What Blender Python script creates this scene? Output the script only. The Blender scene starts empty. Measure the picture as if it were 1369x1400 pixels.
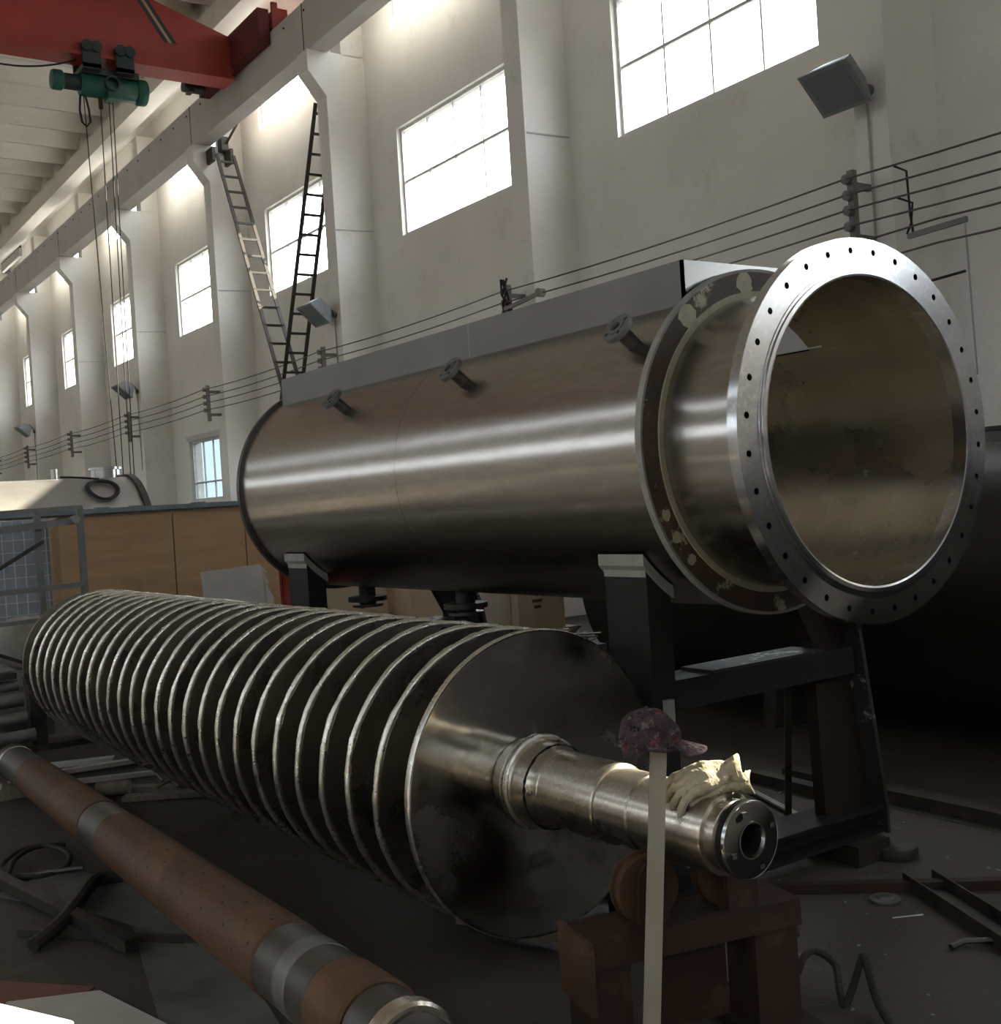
import bpy, math, random
from math import sin, cos, pi, radians, sqrt, atan2
from mathutils import Vector, Matrix
random.seed(7)
S = bpy.context.scene
COL = S.collection

# ------------------------------------------------------------ camera, world, sun, exposure
IMG_W, IMG_H, FPX = 1369, 1400, 1570.55
yaw, pitch, roll = 0.60503, -0.0090758, -0.0640623
fw = Vector((sin(yaw)*cos(pitch), cos(yaw)*cos(pitch), sin(pitch)))
rt = Vector((cos(yaw), -sin(yaw), 0)); up = rt.cross(fw)
r2 = rt*cos(roll) + up*sin(roll); u2 = -rt*sin(roll) + up*cos(roll)
cam = bpy.data.objects.new('camera', bpy.data.cameras.new('camera')); COL.objects.link(cam)
cam.matrix_world = Matrix(((r2.x, u2.x, -fw.x, 0), (r2.y, u2.y, -fw.y, 0), (r2.z, u2.z, -fw.z, 1.72), (0, 0, 0, 1)))
cam.data.sensor_fit = 'HORIZONTAL'; cam.data.sensor_width = 36
cam.data.lens = FPX/IMG_W*36; cam.data.clip_start = .05; cam.data.clip_end = 300
S.camera = cam
S.view_settings.view_transform = 'Standard'; S.view_settings.look = 'None'
S.view_settings.gamma = 1; S.view_settings.use_curve_mapping = False
S.view_settings.exposure = 0.4
SKY, SUN = 10.5, 34.0
w = bpy.data.worlds.new('sky'); S.world = w; w.use_nodes = True
nt = w.node_tree; nt.nodes.clear()
o_ = nt.nodes.new('ShaderNodeOutputWorld'); b_ = nt.nodes.new('ShaderNodeBackground')
tc = nt.nodes.new('ShaderNodeTexCoord'); sp = nt.nodes.new('ShaderNodeSeparateXYZ'); rp = nt.nodes.new('ShaderNodeValToRGB')
rp.color_ramp.elements[0].position = 0.49; rp.color_ramp.elements[0].color = (.22, .21, .2, 1)
rp.color_ramp.elements[1].position = 0.51; rp.color_ramp.elements[1].color = (.90, .95, 1.0, 1)
mp = nt.nodes.new('ShaderNodeMapRange'); mp.inputs['From Min'].default_value = -1
nt.links.new(tc.outputs['Generated'], sp.inputs[0]); nt.links.new(sp.outputs['Z'], mp.inputs['Value'])
nt.links.new(mp.outputs[0], rp.inputs[0]); nt.links.new(rp.outputs[0], b_.inputs[0]); nt.links.new(b_.outputs[0], o_.inputs[0])
b_.inputs[1].default_value = SKY
sun = bpy.data.objects.new('sun', bpy.data.lights.new('sun', 'SUN')); COL.objects.link(sun)
sun.data.energy = SUN; sun.data.angle = radians(0.6); sun.data.color = (1, .89, .70)
sun.rotation_euler = Vector((1, -.405, .60)).to_track_quat('Z', 'Y').to_euler()
def portal(x, y0, y1, z0, z1, d):
    l = bpy.data.lights.new('window_portal', 'AREA'); l.shape = 'RECTANGLE'; l.size = y1-y0; l.size_y = z1-z0
    l.cycles.is_portal = True
    o = bpy.data.objects.new('window_portal', l); COL.objects.link(o); o.location = (x, (y0+y1)/2, (z0+z1)/2)
    o.rotation_euler = (pi/2, 0, -pi/2 if d < 0 else pi/2)   # emits along d*X
for a, b in ((-16, 8), (8, 26), (26, 56)):
    portal(10.68, a, b, 6.6, 8.65, -1); portal(10.68, a, b, 10.35, 12.3, -1)
    portal(-10.96, a, b, 3.45, 5.65, 1); portal(-10.96, a, b, 9.15, 12.25, 1)
for z0, z1 in ((6.6, 8.4), (9.4, 12.2)):
    l = bpy.data.lights.new('window_portal', 'AREA'); l.shape = 'RECTANGLE'; l.size = 16.6; l.size_y = z1-z0; l.cycles.is_portal = True
    o = bpy.data.objects.new('window_portal', l); COL.objects.link(o); o.location = (-1.3, -15.97, (z0+z1)/2); o.rotation_euler = (pi/2, 0, pi)
S.cycles.use_denoising = True
S.cycles.max_bounces = 10; S.cycles.diffuse_bounces = 6; S.cycles.glossy_bounces = 6; S.cycles.transparent_max_bounces = 16
S.cycles.sample_clamp_indirect = 6; S.cycles.caustics_reflective = False; S.cycles.caustics_refractive = False

# ------------------------------------------------------------ materials
def mat(name, col, rough=.6, metal=0, var=None, scale=4, detail=6, stretch=(1, 1, 1), bump=0, bscale=40, rvar=0,
        spots=None, aniso=0, coat=0, lo=.35, hi=.65, fine=None, spec=.5):
    """Principled with an object-space noise blend to colour `var`, optional second blotch layer and bump."""
    m = bpy.data.materials.new(name); m.use_nodes = True; t = m.node_tree; N = t.nodes; L = t.links
    p = N['Principled BSDF']; p.inputs['Metallic'].default_value = metal; p.inputs['Roughness'].default_value = rough
    p.inputs['Base Color'].default_value = (*col, 1)
    g = N.new('ShaderNodeNewGeometry'); mpg = N.new('ShaderNodeMapping'); mpg.inputs['Scale'].default_value = stretch
    L.new(g.outputs['Position'], mpg.inputs['Vector'])
    def noise(sc, det=6, vec=None, rough_=.6):
        n = N.new('ShaderNodeTexNoise'); n.inputs['Scale'].default_value = sc; n.inputs['Detail'].default_value = det
        n.inputs['Roughness'].default_value = rough_
        L.new(vec or mpg.outputs[0], n.inputs['Vector']); return n
    def ramp(src, a, b):
        r = N.new('ShaderNodeMapRange'); r.inputs['From Min'].default_value = a; r.inputs['From Max'].default_value = b
        r.clamp = True; L.new(src, r.inputs['Value']); return r.outputs[0]
    cur = None
    def mix(fac, c2):
        nonlocal cur
        x = N.new('ShaderNodeMix'); x.data_type = 'RGBA'; L.new(fac, x.inputs[0])
        if cur is None: x.inputs[6].default_value = (*col, 1)
        else: L.new(cur, x.inputs[6])
        x.inputs[7].default_value = (*c2, 1); cur = x.outputs[2]
    if var is not None:
        n = noise(scale, detail); f = ramp(n.outputs['Fac'], lo, hi); mix(f, var)
        if rvar:
            q = N.new('ShaderNodeMath'); q.operation = 'MULTIPLY_ADD'; L.new(f, q.inputs[0]); q.inputs[1].default_value = rvar
            q.inputs[2].default_value = rough; L.new(q.outputs[0], p.inputs['Roughness'])
    if spots:
        for (c2, sc, a, b) in spots:
            n = noise(sc, 8, g.outputs['Position'], .7); mix(ramp(n.outputs['Fac'], a, b), c2)
    if fine:
        c2, sc, a, b = fine; n = noise(sc, 3); mix(ramp(n.outputs['Fac'], a, b), c2)
    if cur is not None: L.new(cur, p.inputs['Base Color'])
    if bump:
        n = noise(bscale, 4); bn = N.new('ShaderNodeBump'); bn.inputs['Strength'].default_value = bump; bn.inputs['Distance'].default_value = .01
        L.new(n.outputs['Fac'], bn.inputs['Height']); L.new(bn.outputs[0], p.inputs['Normal'])
    if aniso:
        p.inputs['Anisotropic'].default_value = aniso; p.inputs['Anisotropic Rotation'].default_value = .25
        tg = N.new('ShaderNodeTangent'); tg.direction_type = 'RADIAL'; tg.axis = 'Y'; L.new(tg.outputs[0], p.inputs['Tangent'])
    p.inputs['Specular IOR Level'].default_value = spec
    if coat: p.inputs['Coat Weight'].default_value = coat
    return m

def wallmat(name, col, crack=True):
    m = mat(name, col, .92, var=tuple(c*.87 for c in col), scale=.55, detail=9, bump=.25, bscale=9,
            spots=[(tuple(c*k for c, k in zip(col, (.80, .77, .72))), 1.7, .56, .74)], fine=(tuple(c*.93 for c in col), 14, .5, .7))
    return m
M = {}
M['plaster'] = wallmat('white_plaster', (.735, .71, .67))
M['pillar'] = wallmat('white_concrete', (.75, .725, .68))
M['girder'] = mat('grey_concrete', (.50, .49, .475), .9, var=(.44, .43, .42), scale=1.2, bump=.2, bscale=14)
M['shell'] = wallmat('roof_concrete', (.66, .64, .59))
M['dark'] = mat('dark_hole', (.02, .02, .02), .9)
M['floor'] = mat('oily_concrete', (.074, .065, .054), .8, spec=.3, var=(.050, .044, .037), scale=1.1, detail=9, bump=.35, bscale=22, rvar=-.15,
                 spots=[((.11, .10, .088), 2.3, .58, .72), ((.03, .029, .028), 1.5, .60, .75)], fine=((.10, .095, .088), 60, .62, .7))
def bounce_aisle(m):
    """unseen aisle concrete, coloured paler to bounce light up; the work area round the machines (x > .3) is soaked in oil"""
    t = m.node_tree; N = t.nodes; L = t.links; p = N['Principled BSDF']; src = p.inputs['Base Color'].links[0].from_socket
    g = N.new('ShaderNodeNewGeometry'); sx = N.new('ShaderNodeSeparateXYZ'); L.new(g.outputs['Position'], sx.inputs[0])
    n = N.new('ShaderNodeTexNoise'); n.inputs['Scale'].default_value = .8; n.inputs['Detail'].default_value = 8; L.new(g.outputs['Position'], n.inputs['Vector'])
    a = N.new('ShaderNodeMath'); a.operation = 'MULTIPLY_ADD'; L.new(n.outputs['Fac'], a.inputs[0]); a.inputs[1].default_value = 1.6; L.new(sx.outputs['X'], a.inputs[2])
    r = N.new('ShaderNodeMapRange'); r.inputs['From Min'].default_value = .2; r.inputs['From Max'].default_value = 1.2; L.new(a.outputs[0], r.inputs['Value'])
    x = N.new('ShaderNodeMix'); x.data_type = 'RGBA'; L.new(r.outputs[0], x.inputs[0]); x.inputs[6].default_value = (.43, .395, .345, 1); L.new(src, x.inputs[7]); L.new(x.outputs[2], p.inputs['Base Color'])
bounce_aisle(M['floor'])  # pale aisle put in to bounce light onto ceiling and tank
M['frame'] = mat('window_frame_paint', (.62, .62, .60), .6, var=(.5, .5, .49), scale=8)
M['frame_dark'] = mat('window_bar_grey', (.52, .52, .52), .6)
def glass(k=1, tint=(1, 1, 1)):
    m = bpy.data.materials.new('window_glass'); m.use_nodes = True; t = m.node_tree; t.nodes.clear()
    o = t.nodes.new('ShaderNodeOutputMaterial'); x = t.nodes.new('ShaderNodeMixShader'); a = t.nodes.new('ShaderNodeBsdfTransparent')
    g = t.nodes.new('ShaderNodeBsdfGlossy'); g.inputs['Roughness'].default_value = .05; f = t.nodes.new('ShaderNodeValue'); f.outputs[0].default_value = .05
    n = t.nodes.new('ShaderNodeTexNoise'); n.inputs['Scale'].default_value = 1.5; r = t.nodes.new('ShaderNodeValToRGB')
    r.color_ramp.elements[0].color = (.80*k*tint[0], .82*k*tint[1], .83*k*tint[2], 1); r.color_ramp.elements[1].color = (.94*k*tint[0], .95*k*tint[1], .95*k*tint[2], 1)
    t.links.new(n.outputs[0], r.inputs[0]); t.links.new(r.outputs[0], a.inputs[0])
    t.links.new(f.outputs[0], x.inputs[0]); t.links.new(a.outputs[0], x.inputs[1]); t.links.new(g.outputs[0], x.inputs[2]); t.links.new(x.outputs[0], o.inputs[0])
    return m
M['glass'] = glass(); M['glass_blue'] = glass(.34, (.86, .95, 1.0)); M['glass_sunslot'] = glass(.97); M['glass_left'] = glass(.52)  # tint sets light let through: dim outside, softer tank reflections, unseen sun slots
STEEL = (.44, .405, .375)
M['brushed'] = mat('brushed_stainless', STEEL, .22, 1, var=(.39, .355, .325), scale=3, stretch=(1, .25, 1), aniso=.88, lo=.3, hi=.7,
                   fine=((.46, .43, .40), 26, .45, .65))
M['bore'] = mat('dull_stainless_bore', (.56, .52, .44), .22, 1, var=(.44, .405, .335), scale=2.2, detail=6, rvar=.12,
                spots=[((.66, .62, .53), 5, .5, .85), ((.40, .365, .30), 1.5, .42, .85)], aniso=.4)
M['coaming'] = mat('matt_grey_plate', (.165, .158, .152), .55, .0, var=(.14, .135, .13), scale=2)
M['plate_lit'] = mat('lit_plate', (.72, .71, .69), .4, .6)  # light falling in through the opening is put into this paler colour
M['plate'] = mat('stainless_plate', (.36, .35, .34), .24, 1, var=(.32, .31, .30), scale=5)
M['machined'] = mat('machined_steel', (.58, .58, .59), .19, 1, var=(.48, .48, .49), scale=4, aniso=.0,
                    fine=((.66, .66, .66), 45, .5, .7))
M['shaft'] = mat('turned_steel', (.60, .54, .46), .24, 1, var=(.50, .45, .39), scale=5, aniso=.6, rvar=.1, fine=((.66, .62, .57), 70, .5, .7),
                 spots=[((.42, .30, .18), 6, .63, .75)])
M['mirror'] = mat('polished_stainless_smeared', (.50, .49, .47), .10, 1, var=(.40, .385, .36), scale=2.6, detail=7, rvar=.30, lo=.45, hi=.70,
                  spots=[((.20, .175, .14), 3.2, .55, .72), ((.64, .63, .60), 4.5, .60, .74)], bump=.03, bscale=6)
M['flight'] = mat('stainless_flight', (.46, .44, .40), .24, 1, var=(.36, .325, .28), scale=3.5, detail=6, rvar=.15,
                  spots=[((.34, .27, .20), 3, .50, .85)])
M['bead'] = mat('weld_bead', (.88, .86, .82), .22, 1, var=(.60, .56, .49), scale=18, bump=.25, bscale=60, rvar=.2)
M['black_oil'] = mat('black_oiled_steel', (.010, .010, .011), .45, 0, spec=.12, var=(.020, .019, .018), scale=12)
M['brown_ring'] = mat('scraped_primer', (.070, .042, .030), .6, 0, var=(.045, .030, .024), scale=8,
                      spots=[((.38, .34, .25), 3.2, .57, .60), ((.45, .41, .32), 14, .66, .69)], bump=.2)
M['putty'] = mat('cream_filler', (.42, .39, .29), .75, var=(.34, .31, .23), scale=20)
M['stand'] = mat('charcoal_paint', (.013, .013, .0128), .6, .0, spec=.22, var=(.019, .019, .0185), scale=6, spots=[((.16, .155, .15), 16, .70, .73)])
M['leg_brown'] = mat('dark_brown_paint', (.022, .015, .012), .7, spec=.2)
M['wood_dark'] = mat('oiled_block', (.03, .026, .022), .85, spec=.2)
M['stand_pad'] = mat('bare_plate', (.30, .30, .27), .6, .1, var=(.22, .22, .20), scale=10)
M['stand_chipped'] = mat('chipped_paint', (.04, .04, .04), .6, 0, spec=.25, var=(.03, .027, .024), scale=5, spots=[((.34, .34, .33), 9, .58, .62)])
M['rust'] = mat('rusty_steel', (.044, .024, .016), .75, 0, spec=.25, var=(.038, .024, .018), scale=5, detail=8, bump=.2,
                spots=[((.085, .048, .028), 3, .56, .7), ((.03, .022, .018), 9, .62, .72)])
M['rust_light'] = mat('rust_primer_block', (.085, .047, .028), .75, 0, spec=.25, var=(.055, .032, .021), scale=6, spots=[((.12, .075, .048), 4, .6, .7)])
M['roller'] = mat('rusted_drum', (.095, .044, .021), .62, .0, spec=.35, var=(.062, .032, .019), scale=3, detail=9, lo=.3, hi=.7,
                  spots=[((.045, .03, .022), 16, .68, .72), ((.15, .072, .030), 2.2, .52, .72)], bump=.1)
M['dull_steel'] = mat('dull_dark_steel', (.10, .095, .09), .42, .7, var=(.06, .056, .052), scale=6, spots=[((.2, .14, .09), 5, .62, .75)])
M['iron'] = mat('black_iron', (.03, .028, .026), .55, .2, spec=.3, var=(.07, .06, .05), scale=8)
M['pipe_grey'] = mat('weathered_tube', (.20, .20, .195), .5, .5, var=(.13, .13, .125), scale=5)
M['red'] = mat('crane_red', (.34, .036, .028), .5, 0, var=(.27, .030, .024), scale=1.5)
M['maroon'] = mat('dull_maroon', (.12, .022, .022), .6, spec=.3)
M['black'] = mat('black_paint', (.02, .02, .022), .5)
M['tan'] = mat('faded_stripe', (.34, .27, .17), .6)
M['green'] = mat('hoist_green', (.012, .10, .070), .42, 0, var=(.01, .075, .055), scale=4)
M['darkgreen'] = mat('hoist_dark', (.012, .022, .02), .5)
M['rope'] = mat('wire_rope', (.035, .032, .028), .6, .0, spec=.25)
M['rubber'] = mat('black_rubber', (.018, .018, .018), .6, spec=.3)
M['wire'] = mat('conductor', (.085, .075, .065), .55, .5)
M['insul'] = mat('insulator', (.15, .14, .13), .5)
M['conduit'] = mat('painted_conduit', (.34, .33, .31), .6)
M['lampbody'] = mat('floodlight_grey', (.22, .245, .25), .5, .1, var=(.17, .19, .195), scale=9)
M['lampglass'] = mat('floodlight_glass', (.17, .19, .20), .12, 0)
M['ladder'] = mat('ladder_brown', (.050, .042, .036), .6, .2)
M['ply'] = mat('plywood', (.41, .26, .145), .7, 0, var=(.34, .21, .115), scale=2.2, stretch=(.6, 1, 4), detail=8,
               spots=[((.25, .155, .085), 1.6, .58, .75)], fine=((.20, .12, .065), 7, .74, .78))
M['bluesteel'] = mat('blue_grey_steel', (.19, .235, .265), .45, .3, var=(.14, .17, .19), scale=5)
M['bluesheet'] = mat('blue_sheet', (.33, .38, .45), .6, 0, var=(.27, .32, .40), scale=3)
M['mesh'] = mat('white_wire', (.60, .62, .62), .5, .2)
M['galv'] = mat('galvanised', (.20, .205, .20), .5, .5, var=(.14, .145, .14), scale=7)
M['sack'] = mat('dusty_sack', (.34, .32, .28), .9, 0, var=(.26, .245, .215), scale=4, bump=.5, bscale=16)
M['board'] = mat('pale_board', (.50, .48, .45), .8, 0, var=(.43, .41, .385), scale=4)
M['white'] = mat('white_sheet', (.86, .86, .85), .6)
M['carton'] = mat('carton', (.52, .41, .29), .85, 0, var=(.46, .36, .25), scale=3)
M['carton_pale'] = mat('pale_carton', (.58, .52, .42), .85)
M['ink'] = mat('ink', (.06, .045, .035), .8)
M['redcloth'] = mat('red_cloth', (.32, .045, .025), .85, 0, var=(.2, .03, .02), scale=6)
M['redsheet'] = mat('faded_red_sheet', (.20, .070, .058), .7, 0, var=(.15, .06, .05), scale=4)
M['greyplate'] = mat('grey_plate', (.16, .157, .146), .6, .1, var=(.075, .075, .07), scale=3, detail=8)
M['pale_wood'] = mat('pale_lath', (.37, .325, .255), .75, 0, var=(.30, .26, .20), scale=6, stretch=(1, 1, .25), spots=[((.26, .19, .12), 8, .64, .72)])
M['wood'] = mat('weathered_wood', (.25, .22, .17), .85, 0, var=(.17, .145, .11), scale=7, stretch=(3, 3, .6))
M['canvas'] = mat('work_canvas', (.52, .46, .34), .95, 0, var=(.40, .34, .23), scale=14, bump=.4, bscale=160, spots=[((.16, .13, .08), 14, .55, .68), ((.36, .30, .13), 22, .58, .68)])
M['canvas_palm'] = mat('stained_palm', (.35, .30, .15), .95, 0, var=(.14, .12, .08), scale=11, bump=.5, bscale=120)
M['floral'] = mat('dark_floral_cloth', (.036, .025, .029), .95, 0, spec=.15, bump=.5, bscale=26, var=(.078, .056, .063), scale=30,
                  spots=[((.15, .12, .125), 34, .56, .62), ((.012, .010, .012), 27, .58, .62), ((.32, .035, .05), 24, .61, .65), ((.34, .10, .02), 17, .67, .70)])
M['vessel'] = mat('dark_vessel', (.04, .038, .034), .42, .5, spec=.3, var=(.03, .028, .026), scale=2)
M['stain2'] = mat('bright_stainless', (.42, .405, .38), .48, .85, var=(.37, .355, .335), scale=3)
M['scrap'] = mat('scrap_metal', (.10, .09, .07), .5, .5, var=(.22, .19, .12), scale=22)

# ------------------------------------------------------------ mesh helpers
class MB:
    def __init__(s): s.v = []; s.f = []
    def add(s, vs, fs):
        n = len(s.v); s.v += [Vector(p) for p in vs]; s.f += [tuple(i+n for i in q) for q in fs]; return s
    def box(s, x0, x1, y0, y1, z0, z1):
        return s.add([(x0,y0,z0),(x1,y0,z0),(x1,y1,z0),(x0,y1,z0),(x0,y0,z1),(x1,y0,z1),(x1,y1,z1),(x0,y1,z1)],
                     [(0,3,2,1),(4,5,6,7),(0,1,5,4),(1,2,6,5),(2,3,7,6),(3,0,4,7)])
    def bar(s, a, b, wd, ht, upv=(0,0,1)):
        a = Vector(a); b = Vector(b); d = (b-a).normalized(); u = Vector(upv); sd = d.cross(u)
        if sd.length < 1e-4: sd = d.cross(Vector((0,1,0)))
        sd.normalize(); u = sd.cross(d); sd = sd*wd/2; u = u*ht/2
        return s.add([a-sd-u,a+sd-u,a+sd+u,a-sd+u,b-sd-u,b+sd-u,b+sd+u,b-sd+u],
                     [(0,3,2,1),(4,5,6,7),(0,1,5,4),(1,2,6,5),(2,3,7,6),(3,0,4,7)])
    def angle(s, a, b, wd, t=.006, upv=(0,0,1), flip=1):
        a = Vector(a); b = Vector(b); d = (b-a).normalized(); sd = d.cross(Vector(upv)).normalized(); u = sd.cross(d)
        s.bar(a+u*wd/2, b+u*wd/2, t, wd, upv); return s.bar(a+sd*flip*wd/2, b+sd*flip*wd/2, wd, t, upv)
    def prism(s, poly, axis, a, b):
        """extrude 2D polygon along axis index from a to b"""
        n = len(poly); o = [i for i in range(3) if i != axis]; vs = []
        for t in (a, b):
            for p in poly:
                q = [0,0,0]; q[axis] = t; q[o[0]] = p[0]; q[o[1]] = p[1]; vs.append(q)
        fs = [(i,(i+1)%n,(i+1)%n+n,i+n) for i in range(n)] + [tuple(range(n))[::-1], tuple(range(n,2*n))]
        return s.add(vs, fs)
    def tube(s, pts, r, seg=8, closed=False, caps=True):
        P = [Vector(p) for p in pts]; n = len(P); R = r if hasattr(r,'__len__') else [r]*n; rings = []; prev = None
        for i in range(n):
            if closed: d = P[(i+1)%n]-P[i-1]
            else: d = P[min(i+1,n-1)]-P[max(i-1,0)]
            d.normalize()
            if prev is None:
                u = d.cross(Vector((0,0,1)));  u = u if u.length > 1e-3 else d.cross(Vector((1,0,0)))
            else: u = prev - d*prev.dot(d)
            u.normalize(); prev = u; q = d.cross(u)
            rings.append([P[i]+(u*cos(2*pi*k/seg)+q*sin(2*pi*k/seg))*R[i] for k in range(seg)])
        vs = [v for g in rings for v in g]; fs = []
        for i in range(n if closed else n-1):
            j = (i+1) % n
            for k in range(seg): fs.append((i*seg+k, i*seg+(k+1)%seg, j*seg+(k+1)%seg, j*seg+k))
        if caps and not closed: fs += [tuple(range(seg))[::-1], tuple(range((n-1)*seg, n*seg))]
        return s.add(vs, fs)
    def lathe(s, prof, org, d=(0,1,0), seg=48, closed=False, a0=0, a1=2*pi):
        """profile (radius, t) swept round axis d through org"""
        d = Vector(d).normalized(); u = d.cross(Vector((0,0,1))); u = u if u.length > 1e-3 else Vector((1,0,0)); u.normalize(); q = d.cross(u)
        org = Vector(org); full = abs(a1-a0-2*pi) < 1e-6; m = seg if full else seg+1; n = len(prof); vs = []; fs = []
        for r, t in prof:
            for k in range(m):
                a = a0+(a1-a0)*k/seg; vs.append(org+d*t+(u*cos(a)+q*sin(a))*r)
        for i in range(n if closed else n-1):
            j = (i+1) % n
            for k in range(seg):
                k2 = (k+1) % m; fs.append((i*m+k, j*m+k, j*m+k2, i*m+k2))
        if not full and closed:
            fs += [tuple(i*m for i in range(n)), tuple(i*m+seg for i in range(n))[::-1]]
        return s.add(vs, fs)
    def disc(s, c, nrm, r, seg=16):
        d = Vector(nrm).normalized(); u = d.cross(Vector((0,0,1))); u = u if u.length > 1e-3 else Vector((1,0,0)); u.normalize(); q = d.cross(u)
        return s.add([Vector(c)+(u*cos(2*pi*k/seg)+q*sin(2*pi*k/seg))*r for k in range(seg)], [tuple(range(seg))])
    def cyl(s, a, b, r, seg=20): return s.tube([a, b], r, seg)
    def build(s, name, m, parent=None, loc=None, smooth=38, kind=None, label=None):
        if parent is not None: off = Vector(parent['_org'])
        elif loc is not None: off = Vector(loc)
        else:
            xs = [v.x for v in s.v]; ys = [v.y for v in s.v]; zs = [v.z for v in s.v]
            off = Vector(((min(xs)+max(xs))/2, (min(ys)+max(ys))/2, min(zs)))
        me = bpy.data.meshes.new(name); me.from_pydata([tuple(v-off) for v in s.v], [], s.f); me.validate()
        me.materials.append(M[m] if isinstance(m, str) else m)
        if smooth:
            me.polygons.foreach_set('use_smooth', [True]*len(me.polygons)); me.update(); me.set_sharp_from_angle(angle=radians(smooth))
        o = bpy.data.objects.new(name, me); COL.objects.link(o)
        if parent is not None: o.parent = parent
        else: o.location = off
        o['_org'] = tuple(off); OBJ.append(o)
        if kind: o['kind'] = kind
        if label: o['label'] = label
        return o
OBJ = []
def tag(o, label, cat, group=None, kind=None):
    o['label'] = label; o['category'] = cat
    if group: o['group'] = group
    if kind: o['kind'] = kind
    return o
def thing(name, loc, label, cat, group=None):
    o = bpy.data.objects.new(name, None); COL.objects.link(o); o.location = loc; o['_org'] = tuple(loc); o.empty_display_size = .1
    OBJ.append(o); return tag(o, label, cat, group)
def struct(o, label, cat): return tag(o, label, cat, kind='structure')
def copy_tree(o, off, parent=None):
    c = o.copy(); COL.objects.link(c); OBJ.append(c)
    if parent is None: c.location = Vector(o.location)+Vector(off); c['_org'] = tuple(Vector(o['_org'])+Vector(off))
    else: c.parent = parent
    for ch in list(o.children): copy_tree(ch, off, c)
    return c

# ------------------------------------------------------------ hall shell
Y0, Y1, XR, XL, ZT = -16.0, 57.0, 10.72, -11.0, 13.6
floor = MB().box(XL-.3, XR+.3, Y0-.3, Y1+.3, -.3, 0).build('floor', 'floor'); struct(floor, 'dark oily concrete workshop floor strewn with scrap', 'floor')

def holed_wall(name, x0, x1, holes, label):
    """wall slab in the YZ plane between x0 and x1 with rectangular through-holes (y0,y1,z0,z1)"""
    ys = sorted({Y0, Y1, *[h[0] for h in holes], *[h[1] for h in holes]}); zs = sorted({0, ZT, *[h[2] for h in holes], *[h[3] for h in holes]})
    b = MB()
    for i in range(len(ys)-1):
        for j in range(len(zs)-1):
            cy, cz = (ys[i]+ys[i+1])/2, (zs[j]+zs[j+1])/2
            if any(h[0] < cy < h[1] and h[2] < cz < h[3] for h in holes): continue
            for x, fl in ((x0, 1), (x1, 0)):
                q = [(x,ys[i],zs[j]),(x,ys[i+1],zs[j]),(x,ys[i+1],zs[j+1]),(x,ys[i],zs[j+1])]
                b.add(q if fl else q[::-1], [(0,3,2,1)])
    for y0, y1, z0, z1 in holes:
        b.add([(x0,y0,z0),(x1,y0,z0),(x1,y1,z0),(x0,y1,z0),(x0,y0,z1),(x1,y0,z1),(x1,y1,z1),(x0,y1,z1)],
              [(0,1,2,3),(4,7,6,5),(0,4,5,1),(3,2,6,7)])
    b.add([(x0,Y0,ZT),(x1,Y0,ZT),(x1,Y1,ZT),(x0,Y1,ZT)], [(0,1,2,3)])
    return struct(b.build(name, 'plaster', smooth=0), label, 'wall')
main_w, clere_w, low_w = [], [], []
for n in range(-3, 8):
    if n == -2: main_w += [(-3.45, -.20, 5.70, 6.12), (-3.45, -.20, 6.55, 7.70)]  # unseen slots, shaped so sun meets glove and table but misses the cap
    elif n != -1: main_w.append((8.55+6*n, 12.05+6*n, 6.66, 8.60))  # unseen bay before it left solid to keep sun off the screw
    clere_w.append((8.55+6*n, 12.05+6*n, 10.38, 12.25))
low_w = [(-4.2, -2.4, 3.9, 4.9), (27.70, 29.90, 2.25, 3.83), (9.70, 11.90, 2.25, 3.83), (15.70, 17.90, 2.25, 3.83), (21.70, 23.90, 2.25, 3.83)]  # all but the second are added, for flange reflection and light on cartons
holed_wall('wall_right', XR, XR+.34, main_w+clere_w+low_w, 'whitewashed wall with tall steel windows behind the big tank')
lw, lc = [], []
for n in range(-4, 8):
    lw.append((7.9+6*n, 12.7+6*n, 3.5, 5.6)); lc.append((7.9+6*n, 12.7+6*n, 9.2, 12.2))
lw = [h for h in lw if h[0] > Y0 and h[1] < Y1]; lc = [h for h in lc if h[0] > Y0 and h[1] < Y1]
holed_wall('wall_left', XL-.34, XL, lw+lc, 'long whitewashed wall facing the windows, behind the camera side')
struct(MB().box(XL, XR, Y1, Y1+.3, 0, ZT).build('wall_far', 'plaster', smooth=0), 'whitewashed end wall at the far end of the hall', 'wall')
ends = [(x, x+3.4, z0, z1) for x in (-9.6, -5.2, -.8, 3.6) for z0, z1 in ((6.6, 8.4), (9.4, 12.2))]
xs_ = sorted({XL, XR, *[e[0] for e in ends], *[e[1] for e in ends]}); b = MB()
for i in range(len(xs_)-1):
    for z0, z1 in ((0, 6.6), (6.6, 8.4), (8.4, 9.4), (9.4, 12.2), (12.2, ZT)):
        if any(e[0] < (xs_[i]+xs_[i+1])/2 < e[1] and e[2] == z0 for e in ends): continue
        b.box(xs_[i], xs_[i+1], Y0-.3, Y0, z0, z1)
struct(b.build('wall_near', 'plaster', smooth=0), 'whitewashed end wall with two rows of windows behind the camera', 'wall')
ceil = struct(MB().box(XL-.4, XR+.4, Y0-.3, Y1+.3, 13.55, 13.8).build('ceiling', 'shell', smooth=0), 'concrete roof of arched precast shells', 'ceiling')
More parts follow.
